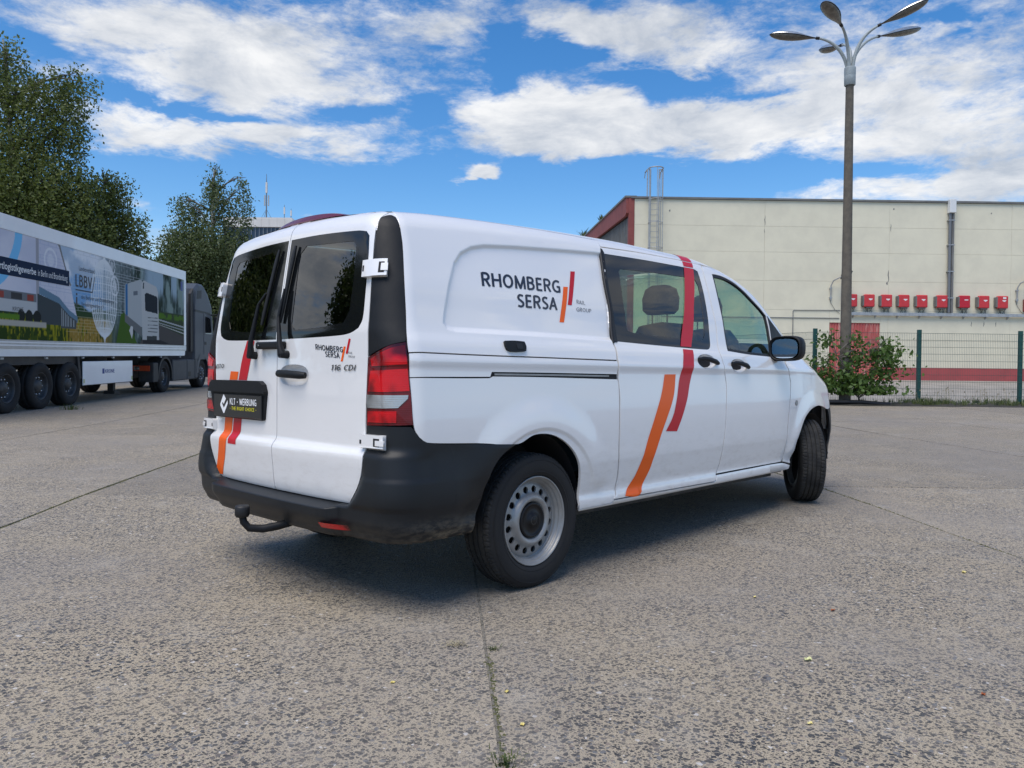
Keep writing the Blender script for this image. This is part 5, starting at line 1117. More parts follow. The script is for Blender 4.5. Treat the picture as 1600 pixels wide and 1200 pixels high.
def head(base,tip,wid,hgt,name,open_=True):
    b=np.array(base,float); t=np.array(tip,float); d=t-b; L_=np.linalg.norm(d); d/=L_; sd_=np.cross(d,[0,0,1]); sd_/=np.linalg.norm(sd_); u_=np.cross(sd_,d)
    st=[(0,.10),(.06,.16),(.14,.28),(.24,.50),(.36,.76),(.50,.96),(.64,1.0),(.78,.93),(.89,.72),(.96,.45),(1.0,.12)]
    n_=20; top=[];bot=[]
    for a,w_ in st:
        for k in range(n_+1):
            th=PI*k/n_; top.append(b+d*a*L_+sd_*math.cos(th)*wid*w_+u_*math.sin(th)*hgt*w_*.75)
            bot.append(b+d*a*L_+sd_*math.cos(th)*wid*w_*.97-u_*(math.sin(th)*hgt*(w_*.72)+.002))
    ff=[(i*(n_+1)+k,i*(n_+1)+k+1,(i+1)*(n_+1)+k+1,(i+1)*(n_+1)+k) for i in range(len(st)-1) for k in range(n_)]
    o=MB().add(top,ff,True).build(name,M['lamphead'],lamp); MB().add(bot,ff,True).build('lamp_bowl',M['lampunder'],o)
    rim=[b+d*a*L_+sd_*wid*w_*1.01 for a,w_ in st]+[b+d*a*L_-sd_*wid*w_*1.01 for a,w_ in st[::-1]]; MB().tube(rim,.012,5).build('lamp_rim',M['seal'],o)
# local x = right in the yard frame, y = away, z up ; (x, z) of joint and tip with depth offsets
arms=[((-0.91, 0.05, 10.19), (-2.19, 0.15, 10.32), 0.17), ((-0.5, -0.55, 10.29), (-1.39, -1.6, 10.4), 0.19), ((0.65, -0.35, 10.4), (1.66, -0.9, 10.81), 0.18), ((1.04, 0.55, 10.48), (2.61, 1.3, 11.05), 0.17), ((0.04, 0.7, 10.28), (-0.15, 1.7, 10.54), 0.17)]
for i,(j,t,w_) in enumerate(arms):
    b0=np.array([.05*np.sign(j[0]),.05*np.sign(j[1]),9.30]); j=np.array(j); t=np.array(t)
    k1=b0+np.array([j[0]*.06,j[1]*.06,(j[2]-b0[2])*.55]); d=(t-j)/np.linalg.norm(t-j); k2=j-d*.45
    pts=[(1-q)**3*b0+3*(1-q)**2*q*k1+3*(1-q)*q*q*k2+q**3*j for q in np.linspace(0,1,14)]
    MB().tube(pts,[.048]*8+[.042,.04,.038,.036,.034,.034],8).build('arm',M['lampgrey'],lamp); MB().tube([j-d*.06,j+d*.03],.045,8).build('joint_sleeve',M['seal'],lamp)
    head(j,t,w_,.16,'lamp_head')

# =====================================================================  mesh fence
M['green']=material('dark_green_coating',(.008,.060,.050),.5); M['green_wire']=material('green_wire_coating',(.035,.075,.065),.55)
fence=empty('mesh_fence',yard(21.6,8.5,gz(21.6)),0,'dark green welded mesh fence with square posts in front of the warehouse','fence')
fence_inv=Matrix.Translation(-fence.location)
fpts=[(28.,6.95),(21.6,8.52),(21.75,11.53),(21.9,14.50),(22.05,17.5),(22.2,20.5),(22.35,23.5),(22.5,26.5)]
def wp(s,l,z): return yard(s,l,z)
def clipw(o): o.parent=fence; o.matrix_parent_inverse=fence_inv; return o
for i,(s,l) in enumerate(fpts):
    c=wp(s,l,gz(s)); a=YAW; mb=MB(); x=np.array([math.cos(a),math.sin(a),0])*.03; y=rt*.055; v=[c+sx*x+sy*y+np.array([0,0,z]) for z in (-.1,2.12) for sx,sy in ((-1,-1),(1,-1),(1,1),(-1,1))]
    mb.add(v,[(0,3,2,1),(4,5,6,7),(0,1,5,4),(1,2,6,5),(2,3,7,6),(3,0,4,7)]); clipw(mb.build('post',M['green'],None))
    mb=MB()
    for q in range(10):
        zc_=.15+q*.2; cc=c-x*1.15+y*.35; mb.tube([cc+np.array([0,0,zc_]),cc-x*.4+np.array([0,0,zc_])],.012,6)
    clipw(mb.build('post_clips',M['galv'] if i==1 else M['green'],None))['kind']='stuff'
for (s0,l0),(s1,l1) in zip(fpts[:-1],fpts[1:]):
    a=wp(s0,l0,gz(s0)); b=wp(s1,l1,gz(s1)); L_=np.linalg.norm((b-a)[:2]); n_=int(L_/.05); mb=MB(); d=(b-a)/L_; 
    for k in range(1,n_):
        p=a+(b-a)*k/n_-F2*.035; mb.tube([p+np.array([0,0,.04]),p+np.array([0,0,2.03])],.0032,3,False,False)
    for k in range(11):
        z=.06+k*.196
        for dd in (-.045,-.025): mb.tube([a-F2*(-dd)+np.array([0,0,z]),b-F2*(-dd)+np.array([0,0,z])],.0042,4,False,False)
    o=clipw(mb.build('mesh_panel',M['green_wire'],None,False)); o['kind']='stuff'
# strip of soil and kerb below the fence
v=[];f=[]
for i,l in enumerate(np.linspace(6.,34,57)):
    s=20.93+(l-8.5)*.05 if False else 20.93
    jn=.05*math.sin(l*3.1)+.04*math.sin(l*7.7)
    for ds,dz_ in ((-.10+jn,.004),(.1,.035),(.6,.06),(1.1,.03),(1.5,.0)): v.append(yard(s+ds,l,gz(s+ds)+dz_*(1+.5*math.sin(l*5.3+ds*9))))
f=[(i*5+j,i*5+j+1,(i+1)*5+j+1,(i+1)*5+j) for i in range(56) for j in range(4)]
o=link('soil_strip',mesh('soil_strip',v,f,M['soil'],True)); prop(o,kind='structure')
rg=np.random.default_rng(77); mb=MB()
for _ in range(420):
    l=rg.choice([rg.normal(12.0,.5),rg.normal(13.6,.5),rg.uniform(6.5,24),rg.normal(11.4,.35),rg.normal(14.9,.4)]); s=rg.uniform(21.0,22.3); blades(mb,yard(s,l,gz(s)+.03),9,rg.uniform(.06,.28),.05,rg,.006)
prop(mb.build('grass_strip',M['grass'],None,False),'ragged green weeds and grass growing along the foot of the mesh fence','grass',kind='stuff')
mb=MB()
for _ in range(60):
    l=rg.uniform(11,16); s=rg.uniform(21,22.); c=yard(s,l,gz(s)+.03); a=rg.uniform(0,6); h=rg.uniform(.2,.5); mb.tube([c,c+np.array([math.cos(a)*.12,math.sin(a)*.12,h])],.003,3,False,False); blades(mb,c+np.array([math.cos(a)*.12,math.sin(a)*.12,h-.04]),5,.06,.02,rg,.005)
prop(mb.build('dry_weeds',M['dry_grass'],None,False),'dry straw coloured weed stalks along the foot of the fence','weeds',kind='stuff')
mb=MB(); blades(mb,yard(16.62,-9.55,gz(16.6)),60,.16,.10,rg,.008); prop(mb.build('grass_tuft',M['grass'],None,False),'green grass tuft at the tyre of the middle trailer axle','grass tuft')
# low black hose/kerb at the foot of the bush
mb=MB(); mb.tube([yard(21.0,7.2,gz(21)+.10),yard(21.0,8.4,gz(21)+.10),yard(21.05,9.6,gz(21)+.09),yard(21.1,10.4,gz(21)+.03)],.06,8); prop(mb.build('black_kerb_edging',M['seal'],None),'low black edging lying under the bush at the fence','edging')
# =====================================================================  foliage
def leafmat(name,c1,c2,c3,sc=1.1):
    m_=bpy.data.materials.new(name); m_.use_nodes=True; t=m_.node_tree; t.nodes.clear(); g=G(t); p=g.pos()
    n=g.noise(p,sc,4,.6); n2=g.noise(p,sc*14,2,.5); c=g.mix(g.rng(n,.35,.65),c1,c2); c=g.mix(g.rng(n2,.52,.74),c,c3)
    d=g.n('ShaderNodeBsdfPrincipled'); d.inputs['Roughness'].default_value=.5; g.l(c,d.inputs['Base Color']); d.inputs['Specular IOR Level'].default_value=.35
    tr=g.n('ShaderNodeBsdfTranslucent'); g.l(g.mix(.5,c,(.10,.16,.02)),tr.inputs[0]); mx=g.n('ShaderNodeMixShader'); mx.inputs[0].default_value=.34; g.l(d.outputs[0],mx.inputs[1]); g.l(tr.outputs[0],mx.inputs[2]); o=g.n('ShaderNodeOutputMaterial'); g.l(mx.outputs[0],o.inputs[0]); return m_
M['birch_leaf']=leafmat('birch_leaves',(.078,.104,.027),(.14,.168,.047),(.25,.27,.09)); M['birch_leaf_far']=leafmat('pale_birch_leaves',(.075,.105,.042),(.12,.15,.065),(.19,.21,.10)); M['maple_leaf']=leafmat('maple_leaves',(.05,.10,.02),(.09,.16,.035),(.15,.21,.05),3)
M['bark']=mottled('grey_brown_bark',(.10,.09,.075),(.17,.155,.135),5,.95,.4); M['birch_bark']=mottled('white_birch_bark',(.42,.41,.38),(.10,.09,.08),3,.9,.3,lo=.5,hi=.62)
def quads(c,size,rg,flat=.0):
    n=len(c); a=rg.normal(size=(n,3)); a/=np.linalg.norm(a,axis=1)[:,None]; b=rg.normal(size=(n,3)); b-=a*(a*b).sum(1)[:,None]; b/=np.linalg.norm(b,axis=1)[:,None]
    s=(size*rg.uniform(.65,1.35,n))[:,None]; v=np.stack([c-a*s*.62,c+b*s*.36,c+a*s*.62,c-b*s*.36],1).reshape(-1,3); return v
def quadmesh(name,v,mat,parent):
    n=len(v)//4; me=bpy.data.meshes.new(name); me.vertices.add(len(v)); me.vertices.foreach_set('co',v.ravel().astype(np.float32)); me.loops.add(4*n); me.loops.foreach_set('vertex_index',np.arange(4*n,dtype=np.int32)); me.polygons.add(n); me.polygons.foreach_set('loop_start',np.arange(0,4*n,4,dtype=np.int32)); me.materials.append(mat); me.update(); me.validate(); return link(name,me,parent)
def birch(name,s,clumps,leaf,dens,seed,label,trunk_l=None,mat='birch_leaf',hang=1.3,thick=1.,height=None,group=None,cat='tree'):
    """clumps: (l, z, rl, rz) ellipsoids in the yard frame at distance s"""
    rg=np.random.default_rng(seed); base=yard(s,trunk_l if trunk_l is not None else np.mean([c[0] for c in clumps]),gz(s)); t=empty(name,base,0,label,cat,group); inv=Matrix.Translation(-t.location)
    C_=[]
    for (l,z,rl,rz) in clumps:
        rd=rl*1.0; n=int(dens*rl*rz*rd)+6
        u=rg.normal(size=(n,3)); u/=np.linalg.norm(u,axis=1)[:,None]; r=rg.random(n)**(1/2.2); ctr=yard(s,l,0)+np.array([0,0,z])
        st=ctr+(R2*(u[:,:1]*rl)+F2*(u[:,1:2]*rd)+np.array([0,0,1.])*(u[:,2:]*rz))*r[:,None]
        for p in st:
            L_=hang*rg.uniform(.3,1.1); k=int(L_/(leaf*.75))+2; q=np.linspace(0,1,k)[:,None]; sw=rg.normal(0,.16,3)*np.array([1,1,0]); out=rg.normal(0,.25,3)*np.array([1,1,.3])
            C_.append(p+out*np.sqrt(q)+sw*q*q+np.array([0,0,-1.])*L_*q**1.3+rg.normal(0,leaf*.75,(k,3)))
    c=np.concatenate(C_); c=c[c[:,2]>base[2]+.3]
    print('LEAVES',name,len(c))
    o=quadmesh('crown',quads(c,leaf,rg),M[mat],t); o.matrix_parent_inverse=inv
    mb=MB(); top=max(z+rz*.7 for l,z,rl,rz in clumps); tops=max(clumps,key=lambda c:c[1]); lx=trunk_l if trunk_l is not None else np.mean([c[0] for c in clumps])
    pts=[yard(s,lx+(tops[0]-lx)*q**1.5+.1*math.sin(q*5),0)+np.array([0,0,base[2]-.1+(top-base[2])*q]) for q in np.linspace(0,1,9)]; mb.tube(pts,[.26*thick*(1-q*.9)*max(.5,top/14) for q in np.linspace(0,1,9)],8)
    tk=mb.build('trunk',M['birch_bark' if 'birch' in label else 'bark'],t); tk.matrix_parent_inverse=inv
    mb=MB()
    for (l,z,rl,rz) in clumps:
        q=max(.15,min(.85,(z-rz*1.2-base[2])/(top-base[2]))); k=q*8; i=int(k); p0=pts[i]*(1-k+i)+pts[min(i+1,8)]*(k-i); p1=yard(s,l,0)+np.array([0,0,z+rz*.5]); mid=(p0+p1)/2+np.array([0,0,.35*rz]); mb.tube([p0,mid,p1],[.07*thick,.045*thick,.012*thick],5)
        for _ in range(5):
            e=yard(s+rg.uniform(-.6,.6)*rl,l+rg.uniform(-.8,.8)*rl,0)+np.array([0,0,z+rg.uniform(-.6,.7)*rz]); mb.tube([mid,(mid+e)/2+np.array([0,0,.15]),e],[.028*thick,.018*thick,.006*thick],4)
    lm=mb.build('limbs',M['bark'],t); lm.matrix_parent_inverse=inv
    return t
birch('birch_tree',28.5,[(-18.84, 12.75, 0.81, 0.81), (-19.98, 12.14, 1.19, 1.43), (-18.32, 11.21, 1.14, 0.95), (-17.25, 11.5, 1.19, 0.81), (-16.18, 11.75, 0.76, 0.62), (-18.08, 9.66, 1.67, 1.19), (-16.65, 10.39, 0.86, 1.07), (-16.13, 9.68, 0.38, 1.43), (-17.6, 7.88, 2.14, 1.19), (-19.03, 6.92, 2.38, 1.43), (-20.7, 8.56, 1.9, 3.33), (-16.46, 7.9, 1.09, 1.14), (-16.89, 6.46, 1.9, 0.95), (-21.89, 6.89, 1.9, 2.85)],.095,150,11,'big drooping birch tree rising behind the left end of the trailer',trunk_l=-18.3,hang=1.15)
birch('birch_tree',30.5,[(-16.17, 8.7, 0.56, 0.41), (-15.73, 8.14, 0.51, 0.87), (-16.29, 7.63, 1.02, 1.02), (-15.84, 6.99, 0.56, 0.76), (-16.68, 6.35, 1.27, 1.02), (-15.15, 7.0, 0.56, 0.36), (-14.82, 6.57, 0.41, 1.02), (-15.28, 5.98, 0.56, 0.76), (-15.4, 5.09, 1.27, 1.02), (-17.31, 5.58, 1.53, 1.02)],.09,330,12,'lower drooping birch behind the middle of the trailer',trunk_l=-16.3,hang=.9)
birch('birch_tree',46,[(-17.85, 13.03, 0.35, 0.61), (-18.05, 12.18, 0.58, 0.92), (-17.66, 11.03, 1.0, 1.54), (-16.32, 12.39, 0.38, 0.61), (-16.2, 11.43, 0.46, 1.38), (-16.05, 9.9, 0.46, 1.92), (-20.16, 11.2, 0.46, 0.46), (-19.39, 10.63, 0.92, 1.08), (-20.66, 9.0, 0.61, 0.77), (-19.77, 8.71, 1.38, 1.54), (-18.05, 8.34, 2.3, 1.92), (-19.77, 6.4, 2.15, 1.92), (-17.28, 6.43, 1.54, 2.3), (-19.2, 4.1, 2.3, 2.3), (-17.28, 3.36, 1.92, 2.3), (-21.12, 6.77, 0.92, 1.92)],.12,130,13,'slender pale birch with two tips behind the truck cab',trunk_l=-18.2,mat='birch_leaf_far',hang=1.2)
for i,(s_,l_,h_,w_,lab) in enumerate(((22,-26,13,4.5,'tall birch left of the picture seen as a reflection in the rear windows'),(14,-27,11,5,'broad birch left of the camera, mirrored in the left rear window'),(5,-27,9.5,5,'low wide birch beside the yard left of the camera'),(-5,-26,10,5,'birch behind the left shoulder of the camera'))):
    rr=random.Random(i); cl=[(l_+rr.uniform(-.6,.6)*w_,h_*q,w_*(.62-.32*q),h_*.16) for q in (.3,.42,.55,.68,.8,.92)]+[(l_+rr.uniform(-1,1)*w_*.8,h_*rr.uniform(.25,.75),w_*.35,h_*.12) for _ in range(4)]
    birch('birch_tree',s_,cl,.21,110,40+i,lab,trunk_l=l_,hang=1.1)
birch('bush',21.25,[(8.73, 1.59, 0.14, 0.22), (8.66, 1.15, 0.22, 0.2), (8.87, 0.88, 0.3, 0.26), (9.49, 1.6, 0.22, 0.26), (9.31, 1.07, 0.3, 0.31), (9.67, 0.89, 0.27, 0.28), (10.15, 1.61, 0.14, 0.2), (10.43, 1.52, 0.2, 0.17), (10.2, 1.16, 0.25, 0.22), (10.55, 1.35, 0.14, 0.14), (10.02, 0.68, 0.36, 0.2), (9.4, 0.57, 0.36, 0.17), (10.47, 0.76, 0.14, 0.2), (8.34, 1.45, 0.11, 0.14), (10.35, 2.0, 0.16, 0.22), (10.62, 1.85, 0.14, 0.12), (10.15, 1.75, 0.2, 0.2), (8.75, 2.1, 0.15, 0.25), (9.55, 2.05, 0.16, 0.2)],.10,6500,21,'leafy green bush growing round the foot of the concrete lamp post',trunk_l=9.6,mat='maple_leaf',hang=.12,thick=.22,cat='bush')
birch('hedge',52,[(-21.01, 0.82, 0.43, 0.87), (-21.18, 1.9, 0.61, 1.3), (-21.7, 0.59, 0.87, 0.87), (-20.53, 0.17, 0.26, 0.61), (-20.4, 3.65, 0.87, 2.6)],.18,70,22,'dark green shrubs between the truck cab and the van',trunk_l=-20.8,hang=.6,cat='shrub')
# =====================================================================  articulated truck on the rising left side of the yard
TA=YAW+math.atan(.087); TP=math.atan(.0245)
TO=yard(17.87,-11.58,gz(17.87)-.005)
M['trailer_white']=mottled('white_trailer_panel',(.85,.86,.86),(.80,.81,.81),1.2,.35,coat=.3)
M['cab_grey']=mottled('dark_grey_cab_paint',(.045,.054,.07),(.055,.064,.08),1.5,.5)
M['dark_plastic']=mottled('dull_black_plastic',(.018,.019,.021),(.035,.035,.034),3,.6); M['navy']=material('navy_print',(.008,.022,.055),.7,spec=.15); M['amber']=material('amber_red_lens',(.45,.06,.02),.25,0,.6)
M['blue_print']=material('blue_print',(.03,.06,.25),.5); M['alu']=mottled('aluminium_rail',(.50,.51,.52),(.42,.43,.44),5,.35,metal=.6); M['pale_print']=material('pale_print',(.72,.74,.75),.5); M['dark_print']=material('dark_print',(.02,.025,.035),.5)
def tempty(name,x,y,label,cat):
    """local x forward, y left, z up on the sloping yard"""
    mat=Matrix.Translation(TO)@Matrix.Rotation(TA,4,'Z')@Matrix.Rotation(-TP,4,'Y')@Matrix.Translation((x,y,0)); o=bpy.data.objects.new(name,None); COL.objects.link(o); o.matrix_world=mat; return prop(o,label,cat)
tr=tempty('semi_trailer',0,0,'long white box trailer with a printed lorry mural, left of the van','trailer')
YS=-1.27; XF_,XR_=7.90,-5.70; ZT,ZB_=3.98,1.16
mb=MB(); mb.box(XR_,XF_,YS+.012,1.27,ZB_+.02,ZT-.01,.02); mb.build('box_body',M['trailer_white'],tr)
MB().box(XR_,XF_+.01,YS-.012,YS+.03,3.68,ZT).build('top_rail',M['trailer_white'],tr)
MB().box(XF_-.17,XF_+.012,YS-.014,YS+.03,1.50,3.678).build('front_post',M['trailer_white'],tr)
MB().box(XR_,XF_+.01,YS-.014,YS+.03,ZB_+.16,1.495).build('bottom_rail',M['alu'],tr)
MB().box(XR_,XF_+.008,YS-.022,YS+.03,1.372,1.40).box(XR_,XF_+.008,YS-.022,YS+.03,1.435,1.46).build('bottom_rail_bead',M['trailer_white'],tr)
MB().box(XR_,XF_-.1,YS+.0,YS+.1,ZB_,ZB_+.155).build('chassis_edge',M['trailer_white'],tr)
# mural: flat print on a fine coloured grid
MX0,MX1,MZ0,MZ1=XR_,XF_-.18,1.50,3.675; NXm,NZm=900,150
gx=np.linspace(0,1,NXm); gzv=np.linspace(0,1,NZm); XX,ZZ=np.meshgrid(gx,gzv,indexing='ij'); XT=MX0+(MX1-MX0)*XX; Xm=np.interp(XT,[-5.7,-1.5,-.57,-.1,.3,1.7,3.0,5.5,7.72],[-2.85,1.35,2.0,2.9,3.35,4.42,5.45,6.8,7.72]); Zm=ZZ   # Xm metres along, Zm 0..1 up
rgm=np.random.default_rng(3)
def vnoise(x,y,seed):
    r_=np.random.default_rng(seed); T_=r_.random((64,64)); xi=np.floor(x).astype(int); yi=np.floor(y).astype(int); fx=sst(x-xi); fy=sst(y-yi); g_=lambda a,b: T_[a%64,b%64]
    return (g_(xi,yi)*(1-fx)+g_(xi+1,yi)*fx)*(1-fy)+(g_(xi,yi+1)*(1-fx)+g_(xi+1,yi+1)*fx)*fy
def fbm(x,y,seed,o=5): return sum(vnoise(x*2**i,y*2**i,seed+i)*.5**(i+1) for i in range(o))/(1-.5**o)
Cc=np.zeros((NXm,NZm,3))
def put(mask,col,a=1.):
    mk=(mask*a)[...,None] if not np.isscalar(mask) else a; Cc[:]=Cc*(1-mk)+np.array(col)*mk
def soft(x,w): return sst(x/w+.5)
def poly(pts): return (polysd(pts,Xm,Zm*2.2)<0).astype(float)     # second coordinate in metres from the bottom (0..2.2)
ZM=Zm*2.2
cl=fbm(Xm*.9+3,ZM*1.3,1)
put(np.ones_like(Xm),(.50,.57,.64)); put(soft(cl-.52,.2),(.78,.80,.82)); put(soft(.42-fbm(Xm*1.2,ZM*1.6,9),.12),(.30,.45,.62))
# grass foreground
gr=fbm(Xm*5,ZM*3,20); hgt=.42+.16*fbm(Xm*1.5,ZM*0,22)+.25*(fbm(Xm*14,ZM*.0,24)-.5)
put(soft(.72-ZM+.1*(fbm(Xm*2,ZM*0,31)-.5),.05)*(Xm<5.6),(.045,.075,.045))
put(soft(.64-ZM,.04)*soft(gr-.45,.1)*(Xm<4.8),(.09,.13,.05))
put(soft(hgt-ZM,.06),(.085,.12,.028)); put(soft(hgt-ZM,.08)*soft(fbm(Xm*20,ZM*2.2,26)-.50,.14),(.34,.32,.07)); put(soft(hgt*.55-ZM,.08)*soft(fbm(Xm*12,ZM*6,28)-.5,.1),(.05,.08,.02))
put(soft(.60-ZM,.04)*soft(1.0-abs(Xm-3.7),.5)*soft(fbm(Xm*16,ZM*4,36)-.38,.2),(.36,.27,.11))
# skyline trees and brick texture towards the front
put(soft(fbm(Xm*1.3,ZM*.0,40)*.35+.68-ZM,.05)*(Xm>2.2)*(Xm<5)*soft(ZM-.58,.04),(.06,.10,.05))
forest=fbm(Xm*9,ZM*1.8,50); put(soft(Xm-4.75+.3*(forest-.5),.7),(.13,.17,.16)); put(soft(Xm-5.0,.5)*soft(forest-.55,.14),(.30,.36,.34)); put(soft(Xm-5.0,.6)*soft(.42-forest,.1),(.045,.065,.05)); put(soft(Xm-6.2,.4)*soft(ZM-1.5,.5)*soft(fbm(Xm*11,ZM*.5,55)-.5,.15),(.42,.50,.55))
br_=((np.mod(ZM,.075)<.012)|((np.mod(Xm+(np.floor(ZM/.075)%2)*.12,.24))<.014)); put(soft(Xm-4.35,.5)*soft(5.75-Xm,.5)*soft(ZM-.9,.3),(.24,.27,.28),.6); put(br_*soft(Xm-3.2,.9)*soft(6.2-Xm,.4)*(ZM>.75),(.60,.63,.65),.55); put(br_*soft(Xm-2.6,.4)*soft(4.6-Xm,.4)*(ZM<.62),(.62,.55,.40),.5)
# road, verge and barrier on the right
put(soft(1.02-ZM-.0*(Xm-6.7),.03)*soft(Xm-6.55,.05),(.075,.10,.06)); put(soft(.98-ZM,.05)*soft(ZM-.80,.05)*soft(Xm-6.5,.1)*soft(fbm(Xm*14,ZM*9,60)-.42,.15),(.13,.22,.055))
rd=poly([(6.0,0),(6.35,.62),(6.75,.62),(9.0,-.10),(6.0,-.10)]); put(rd,(.13,.125,.12)); put(poly([(6.75,.62),(6.80,.62),(9.0,.12),(9.0,.06)]),(.62,.62,.60)); put(poly([(6.70,.80),(9.0,.42),(9.0,.36),(6.70,.76)]),(.50,.52,.52)); put(poly([(6.70,.70),(9.0,.30),(9.0,.26),(6.70,.67)]),(.42,.44,.44))
put(poly([(6.55,.14),(6.60,.14),(7.0,-.05),(6.9,-.05)]),(.66,.66,.62))
put(poly([(5.0,.0),(5.25,.80),(5.45,.85),(5.9,.0)]),(.10,.17,.045))
# printed lorry driving towards the viewer
bx=poly([(5.45,.80),(5.45,1.62),(6.02,1.86),(6.10,1.84),(6.10,.50),(6.02,.48)]); put(bx,(.50,.52,.52)); put(poly([(5.47,.80),(5.55,.77),(5.55,1.66),(5.47,1.62)]),(.10,.22,.36)); put(poly([(5.76,1.36),(5.92,1.40),(5.92,1.52),(5.76,1.48)]),(.22,.24,.26))
put(poly([(6.10,.12),(6.06,1.74),(6.16,1.86),(6.68,1.76),(6.76,1.60),(6.78,.80),(6.80,.14)]),(.56,.57,.56)); put(poly([(6.22,.98),(6.20,1.46),(6.27,1.52),(6.70,1.46),(6.74,1.40),(6.74,.94)]),(.035,.045,.055)); put(poly([(6.12,1.62),(6.14,1.80),(6.18,1.80),(6.17,1.62)]),(.10,.11,.12))
for z in (.78,.68,.56,.46,.36): put(poly([(6.32,z),(6.74,z+.01),(6.74,z+.035),(6.32,z+.025)]),(.20,.21,.21))
put(poly([(6.28,.10),(6.70,.12),(6.70,.26),(6.28,.24)]),(.09,.10,.10)); put(poly([(6.12,-.02),(6.86,-.02),(7.15,.04),(6.84,.14),(6.12,.12)]),(.06,.06,.06))
put(poly([(5.45,.60),(6.08,.20),(6.08,.48),(5.45,.82)]),(.22,.23,.23)); put(poly([(5.60,.36),(5.70,.14),(5.74,.30),(5.74,.48),(5.66,.50)]),(.66,.66,.64))
# printed trailer rear on the left
tre=poly([(-6,.62),(-6,2.3),(1.95,2.3),(2.95,1.35),(3.35,.50),(2.0,.86),(1.35,1.08),(1.35,.62)]); put(tre,(.60,.61,.67)); put(tre*soft(fbm(Xm*.6,ZM*.8,70)-.5,.3),(.70,.70,.74))
cx_m,cz_m=-1.05,2.35; rr_=np.hypot((Xm-cx_m)/1.22,ZM-cz_m); put(tre*((rr_>1.30)&(rr_<1.52))*(Xm<1.3),(.32,.56,.74))
put(poly([(1.30,.64),(1.30,2.3),(1.40,2.3),(1.40,.64)]),(.42,.42,.44)); put(br_*(Xm>1.4)*tre,(.46,.50,.60),.6); put(poly([(1.85,2.3),(2.02,2.3),(3.02,1.33),(2.95,1.30)]),(.28,.28,.28))
put(poly([(1.40,1.18),(1.40,1.02),(3.35,.45),(3.35,.60)]),(.22,.30,.36)); put(poly([(1.35,.62),(1.35,1.02),(2.15,.82),(2.15,.36),(1.5,.36)]),(.10,.115,.12)); put(poly([(2.15,.80),(3.30,.50),(3.25,.30),(2.15,.30)]),(.14,.15,.15))
for i in range(7): put(poly([(2.2+i*.15,.34),(2.2+i*.15,.76-i*.04),(2.26+i*.15,.74-i*.04),(2.26+i*.15,.34)]),(.52,.55,.56),.8)
put(poly([(-6,.66),(-6,1.0),(1.3,1.0),(1.3,.66)]),(.24,.25,.26)); put(poly([(-6,.60),(-6,.82),(1.32,.82),(1.32,.56)]),(.55,.56,.56)); put(poly([(.95,.84),(1.20,.84),(1.20,.96),(.95,.96)]),(.34,.13,.11)); put(poly([(-.2,.84),(.1,.84),(.1,.96),(-.2,.96)]),(.36,.14,.12)); put(poly([(.35,.84),(.75,.84),(.75,.96),(.35,.96)]),(.10,.10,.10))
for x in (.72,1.02,1.32): put((np.hypot((Xm-x)/1.0,(ZM-.50))<.14).astype(float),(.04,.045,.045))
put(soft(.40-ZM,.03)*soft(ZM-.28,.03)*(Xm<1.6),(.50,.48,.43)); put(soft(.52-ZM,.03)*soft(ZM-.42,.03)*(Xm<.65),(.16,.26,.07))
# wire globe and white medallions
Xg=(XT-1.75)/.78*.62+4.42
gl=np.hypot((Xg-4.42)/.62,(ZM-1.14)/.98)
put((gl<1)*1.,(.70,.76,.78),.28)
for k in range(1,7):
    a=k/6.5; put((abs(np.hypot((Xg-4.42)/(.62*a),(ZM-1.14)/.98)-1)<.045/a*.6)*1.,(.78,.80,.80),.75)
for k in range(-4,5): put((abs(ZM-1.14-k*.19+.05*((Xg-4.42)/.62)**2)<.011)*(gl<1),(.78,.80,.80),.75)
for (mx_,mz_,ra) in ((-1.3,2.0,.17),(4.95,1.52,.20),(4.82,2.02,.16),(1.75,1.80,.20)): q=np.hypot(Xm-mx_,(ZM-mz_)*.72); put(((q<ra)&(q>ra*.80))*1.,(.78,.79,.80),.7); put((q<ra*.5)*1.,(.78,.79,.80),.45)
gm=Cc.mean(-1,keepdims=True); Cc[:]=np.clip(gm+(Cc-gm)*1.3,0,1); Cc[:]=Cc**1.28*1.05
v=np.stack([XT,np.full_like(Xm,YS-.004),MZ0+(MZ1-MZ0)*Zm],-1).reshape(-1,3); idx=np.arange(NXm*NZm).reshape(NXm,NZm); fc=np.stack([idx[:-1,:-1],idx[1:,:-1],idx[1:,1:],idx[:-1,1:]],-1).reshape(-1,4)
me=bpy.data.meshes.new('mural'); me.vertices.add(len(v)); me.vertices.foreach_set('co',v.astype(np.float32).ravel()); me.loops.add(fc.size); me.loops.foreach_set('vertex_index',fc.astype(np.int32).ravel()); me.polygons.add(len(fc)); me.polygons.foreach_set('loop_start',np.arange(0,fc.size,4,dtype=np.int32)); me.update(); me.validate()
ca=me.color_attributes.new('print','FLOAT_COLOR','POINT'); ca.data.foreach_set('color',np.concatenate([Cc.reshape(-1,3),np.ones((NXm*NZm,1))],1).astype(np.float32).ravel())
def _mur(t,b):
    g=G(t); a=g.n('ShaderNodeVertexColor'); a.layer_name='print'; g.l(a.outputs[0],b.inputs['Base Color'])
M['mural']=material('printed_mural',(.5,.5,.5),.7,0,0,spec=.12,build=_mur); link('mural',me,tr,M['mural'])
YP=YS-.007
MB().add([(-5.7,YP,2.78),(-.10,YP,2.78),(-.10,YP,3.13),(-5.7,YP,3.13)],[(0,1,2,3)]).build('name_band',M['navy'],tr)
ex=(1,0,0); ez=(0,0,1)
text_flat('lettering','in Berlin und Brandenburg',(-1.47,YP-.002,2.84),ex,ez,1.28,.18,M['pale_print'],tr)
